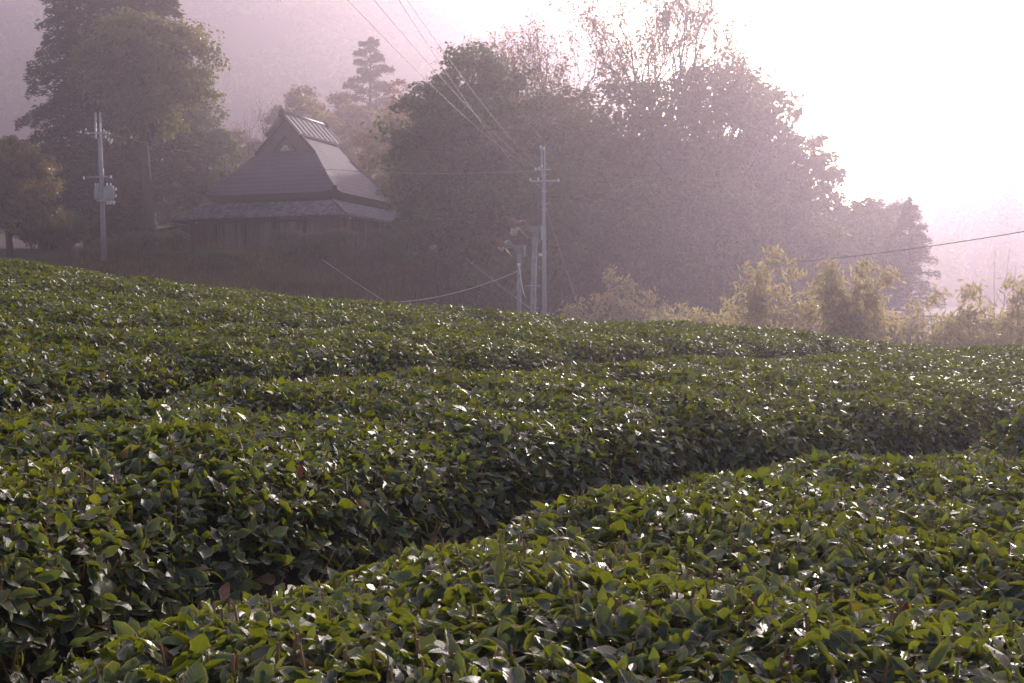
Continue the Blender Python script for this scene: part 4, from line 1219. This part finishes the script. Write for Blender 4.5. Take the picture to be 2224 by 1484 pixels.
def pole_b():
    y = PB_Y; xb = at(1182, 690, y)[0]; g = gz(xb, y)
    root = thing('utility_pole', 'slim grey utility pole with two short cross arms rising beside the frost fans', 'utility pole', (xb, y, g-.4))
    def L(px, py, dy=0.): q = at(px, py, y); return Vector((q[0]-xb, dy, q[2]-g+.4))
    MB().tube([(.03, 0, 0), L(1181, 372)], [.125, .088], 14).build('pole', M['concrete'], root, smooth=True)
    for px in (1176.5, 1183):
        MB().beam(L(px, 385, -.10), L(px, 319, -.10), .075, .075).build('top_bar', M['galv'], root)
    MB().beam(L(1162, 369, -.15), L(1197, 369, -.15), .07, .07).build('cross_arm', M['galv'], root)
    MB().beam(L(1152, 395, -.15), L(1214, 393, -.15), .08, .08).build('cross_arm', M['galv'], root)
    for px, py in ((1163, 369), (1171, 367), (1177, 362), (1152, 391), (1169, 390), (1213, 393), (1174, 320), (1181, 324)):
        m = MB(); insul(m, L(px, py+3, -.17), .06, .14); m.build('insulator', M['porcelain'], root, smooth=True)
    MB().beam(L(1163, 398, -.12), L(1178, 411, -.12), .025, .025).build('brace', M['galv'], root)
    for py in (380, 416, 443, 455):
        r = .12
        MB().tube([L(1181.5, py+2), L(1181.5, py)], [r, r], 12).build('band', M['galv'], root)
        MB().tube([L(1175, py, -.1), L(1189, py, -.1)], .014, 5).build('step_bolt', M['galv'], root)
    for py in (470, 500, 530, 560, 590, 620, 650):
        MB().tube([L(1178, py, -.12), L(1186, py, -.12)], .011, 5).build('step_bolt', M['galv'], root)
pole_b()

def fan(label, y, ptop, pbot, r0, r1, k, blade_rot, group, axis):
    xt, _, zt = at(*ptop, y); xb, _, zb_ = at(*pbot, y); g = gz(xb, y)
    dx = (xt-xb)/(zt-zb_); xg = xb+dx*(g-zb_)
    root = thing('frost_fan', label, 'frost fan', (xg, y, g-.2), 0, group)
    T = Vector((xt-xg, 0, zt-g+.2))
    MB().tube([(0, 0, 0), T], [r0, r1], 12).build('pole', M['concrete_dk'], root, smooth=True)
    cl = MB().tube([T-Vector((0, 0, .14*k)), T+Vector((0, 0, .02))], [r1*1.22, r1*1.22], 12).build('collar', M['grey_paint'], root, smooth=False)
    def P(x, z, yy=0.): return T+Vector((x*k, yy*k, z*k))
    MB().beam(P(-.22, .14), P(.30, .14), .20*k, .21*k).build('arm', M['grey_paint'], root, bevel=.012)
    MB().beam(P(-.16, .13), P(-.50, .28), .17*k, .17*k).build('elbow_arm', M['grey_paint'], root, bevel=.012)
    MB().box(.22*k, .31*k, -.14*k, .14*k, -.26*k, .25*k, Matrix.Translation(T)).build('control_box', M['galv'], root, bevel=.01)
    MB().tube([P(.18, .02, -.1), P(.20, -.3, -.1), P(.14, -.42, -.1)], .012, 5).build('cable', M['wire_dk'], root)
    ax = Vector(axis).normalized()
    c = P(-.52, .30)
    hub = c+ax*.22*k
    MB().tube([c-ax*.12*k, c-ax*.10*k, c+ax*.16*k, c+ax*.19*k], [.10*k, .125*k, .125*k, .08*k], 14).build('motor', M['galv'], root)
    MB().box(-.17*k, .17*k, -.12*k, .12*k, -.13*k, .13*k, Matrix.Translation(c-ax*.02) @ ax.to_track_quat('Z', 'Y').to_matrix().to_4x4()).build('motor_housing', M['grey_paint'], root, bevel=.015)
    h = MB().tube([hub-ax*.06*k, hub+ax*.04*k, hub+ax*.13*k], [.075*k, .075*k, .015], 12).build('hub', M['blade_white'], root, smooth=True)
    q = ax.to_track_quat('Z', 'Y').to_matrix().to_4x4()
    nbl = 4
    for i in range(nbl):
        b = MB(); a = blade_rot+2*math.pi*i/nbl
        n = 9; R_ = .50*k; V = []
        for j in range(n):
            t = j/(n-1); r = .05*k+R_*t
            w = (.045+.145*math.sin(math.pi*min(.93, t*.88+.10)))*k
            tw = math.radians(42-22*t)
            for s in (-1, 1):
                for th in (-.006, .006):
                    V.append((r, s*w*math.cos(tw)-.02*t, s*w*math.sin(tw)+th))
        Fc = []
        for j in range(n-1):
            o_ = 4*j
            Fc += [(o_+1, o_+3, o_+7, o_+5), (o_, o_+4, o_+6, o_+2), (o_, o_+1, o_+5, o_+4), (o_+2, o_+6, o_+7, o_+3)]
        Fc += [(0, 2, 3, 1), (4*n-4, 4*n-3, 4*n-1, 4*n-2)]
        Mx = Matrix.Translation(hub) @ q @ Matrix.Rotation(a, 4, 'Z')
        b.add([Mx @ Vector(v) for v in V], Fc)
        o = b.build('blade', M['blade_brown'] if i in (0, 1) else M['blade_white'], root, smooth=True)
        o['label'] = 'amber brown fan blade' if i in (0, 1) else 'cream fan blade'
    return root
GF = 'frost fans over the tea field'
f1 = fan('taller frost fan on a thick leaning grey pole, its cream blade catching light', 50, (1162, 506), (1157, 690), .115, .095, .95, .55, GF, (-.52, -.62, -.62))
f2 = fan('shorter frost fan on a thin upright pole, white cable clipped along it', 52, (1127, 545), (1128, 688), .088, .078, .82, .15, GF, (-.60, -.40, -.72))
def on_fan(y, px, py, dy=0.): q = at(px, py, y); return Vector((q[0], q[1]+dy, q[2]))
def child_world(o, root):
    o.parent = root; o.location = -root.location; return o
m = MB()
for py, a, b in ((621, 1143, 1174), (670, 1160, 1171)):
    child_world(MB().tube([on_fan(50, a, py, -.1), on_fan(50, b, py, -.1)], .014, 6).build('step_bolt', M['galv']), f1)
child_world(MB().tube([on_fan(50, 1167, 525, -.12), on_fan(50, 1164, 600, -.12), on_fan(50, 1161, 690, -.12)], .012, 6).build('conduit', M['galv']), f1)
mbi = MB()
for k_ in range(3): insul(mbi, on_fan(50, 1171+3*k_, 557, -.1), .03, .10)
child_world(mbi.build('insulator', M['porcelain']), f1)
child_world(MB().tube([on_fan(50, 1170, 577, -.1), on_fan(50, 1172, 584, -.1), on_fan(50, 1176, 580, -.1)], .008, 5).build('wire_hook', M['rope']), f1)
child_world(MB().tube([on_fan(52, 1127, 577, -.12), on_fan(52, 1129, 590, -.14), on_fan(52, 1133, 618, -.16), on_fan(52, 1138, 640, -.16), on_fan(52, 1142, 647, -.14)], .02, 7).build('loose_cable', M['rope'], smooth=True), f2)
child_world(MB().tube([on_fan(52, 1124, 576, -.11), on_fan(52, 1130, 575, -.11)], .045, 8).build('cable_clip', M['porcelain']), f2)

def wire(label, name, p, q, sag, r, mat, n=28):
    p = Vector(p); q = Vector(q); pts = []
    for i in range(n+1):
        t = i/n; v = p.lerp(q, t); v.z -= sag*4*t*(1-t); pts.append(v)
    o = MB().tube(pts, r, 5).build(name, M[mat], smooth=True)
    tag(o, label, 'wire')
    return o
# four lines from the slim pole passing overhead on the left, to a pole behind the viewer
ends = [(1163, 371, 755), (1171, 369, 812), (1153, 392, 866), (1178, 366, 884)]
names = ['lowest overhead line sweeping from the slim pole past the pine', 'second overhead line running up from the slim pole top arm',
         'third overhead line up from the slim pole, close to the brightest one', 'brightest overhead line crossing above the evergreen treetop to the slim pole']
for (px, py, pxt), nm in zip(ends, names):
    P0 = at(px, py, PB_Y-.15)
    ym = 27.0; Pm = at(pxt, 0, ym)
    d = [(Pm[i]-P0[i])/(P0[1]-ym) for i in range(3)]
    ye = -8.0; t = P0[1]-ye; tm = (P0[1]-ym)/t
    sag = 1.1
    Pe = [P0[i]+d[i]*t for i in range(3)]
    Pe[2] += sag*4*(1-tm)               # so that the sagging line still passes through Pm
    wire(nm, 'overhead_wire', P0, Pe, sag, .0062, 'wire', 48)
wire('line from the transformer pole top passing before the cedars to the slim pole', 'overhead_wire', at(240, 292, 84.8), at(1163, 371, PB_Y-.1), .9, .013, 'wire')
wire('lower line from the transformer pole crossing the farmhouse roof to the slim pole', 'overhead_wire', at(220, 312, 84.8), at(1172, 455, PB_Y-.1), 2.2, .012, 'wire_dk')
wire('black cable running from the slim pole across the bamboo to the sunny end', 'cable', at(1186, 555, PB_Y), at(2300, 490, 33), .75, .013, 'wire_dk', 40)
wire('thin stay wire slanting down from the slim pole to the bamboo foot', 'guy_wire', at(1187, 455, PB_Y), at(1262, 680, 62), .05, .012, 'wire')
wire('pale sagging cable from the shorter fan down to the bank', 'cable', at(1123, 590, 51.9), at(832, 657, 60), .28, .016, 'rope')
wire('dark stay wire slanting behind both frost fans into the field', 'guy_wire', at(1012, 562, 62), at(1186, 696, 48), .02, .014, 'wire')
wire('pale thin pipe lying straight down the grassy bank', 'pipe', at(700, 564, 86), at(842, 659, 66), .03, .016, 'galv', 12)

# ------------------------------------------------------------------ odd red leaves lying on the hedges
def red_leaves():
    rg = random.Random(4)
    spots = [(1345, 1315, 0), (1410, 1365, 0), (1968, 1345, 0), (1933, 1305, 0), (650, 1030, 1), (290, 713, 2), (575, 712, 2), (1720, 1405, 0)]
    lab = ['upright dark red leaf near the middle of the front tea row', 'small curled red leaf beside the upright one', 'long deep red leaf standing in the front tea row',
           'folded maroon leaf next to the long deep red leaf', 'orange red leaf on the broad tea row behind the trench', 'red dot of a leaf under the field crest before the transformer pole',
           'red leaf high on the field below the farmhouse bank', 'red leaf low in the front tea row']
    V, T, UV = TPL_FINE[3]
    me = np_mesh('red_leaf', V, [T], M['red_leaf'], uv=UV)
    for (px, py, k), lb in zip(spots, lab):
        a = (px-1112)/F; t = (742-py)/F
        ys = np.linspace(1.5, 16, 2000); d = hedge_top(a*ys, ys)+.02-t*ys
        i = int(np.argmax(d > 0)) if (d > 0).any() else 400
        y = ys[i]; x = a*y
        o = link('red_leaf', me); o.location = (x, y, t*y-.015)
        o.scale = (.055, .05, .055)
        o.rotation_euler = (rg.uniform(-.5, .5), -rg.uniform(.8, 1.3), rg.uniform(0, 6.28))
        tag(o, lb, 'leaf', 'fallen red leaves on the tea')
red_leaves()
print("tris", sum(len(m_.loops)-2*len(m_.polygons) for m_ in D.meshes))
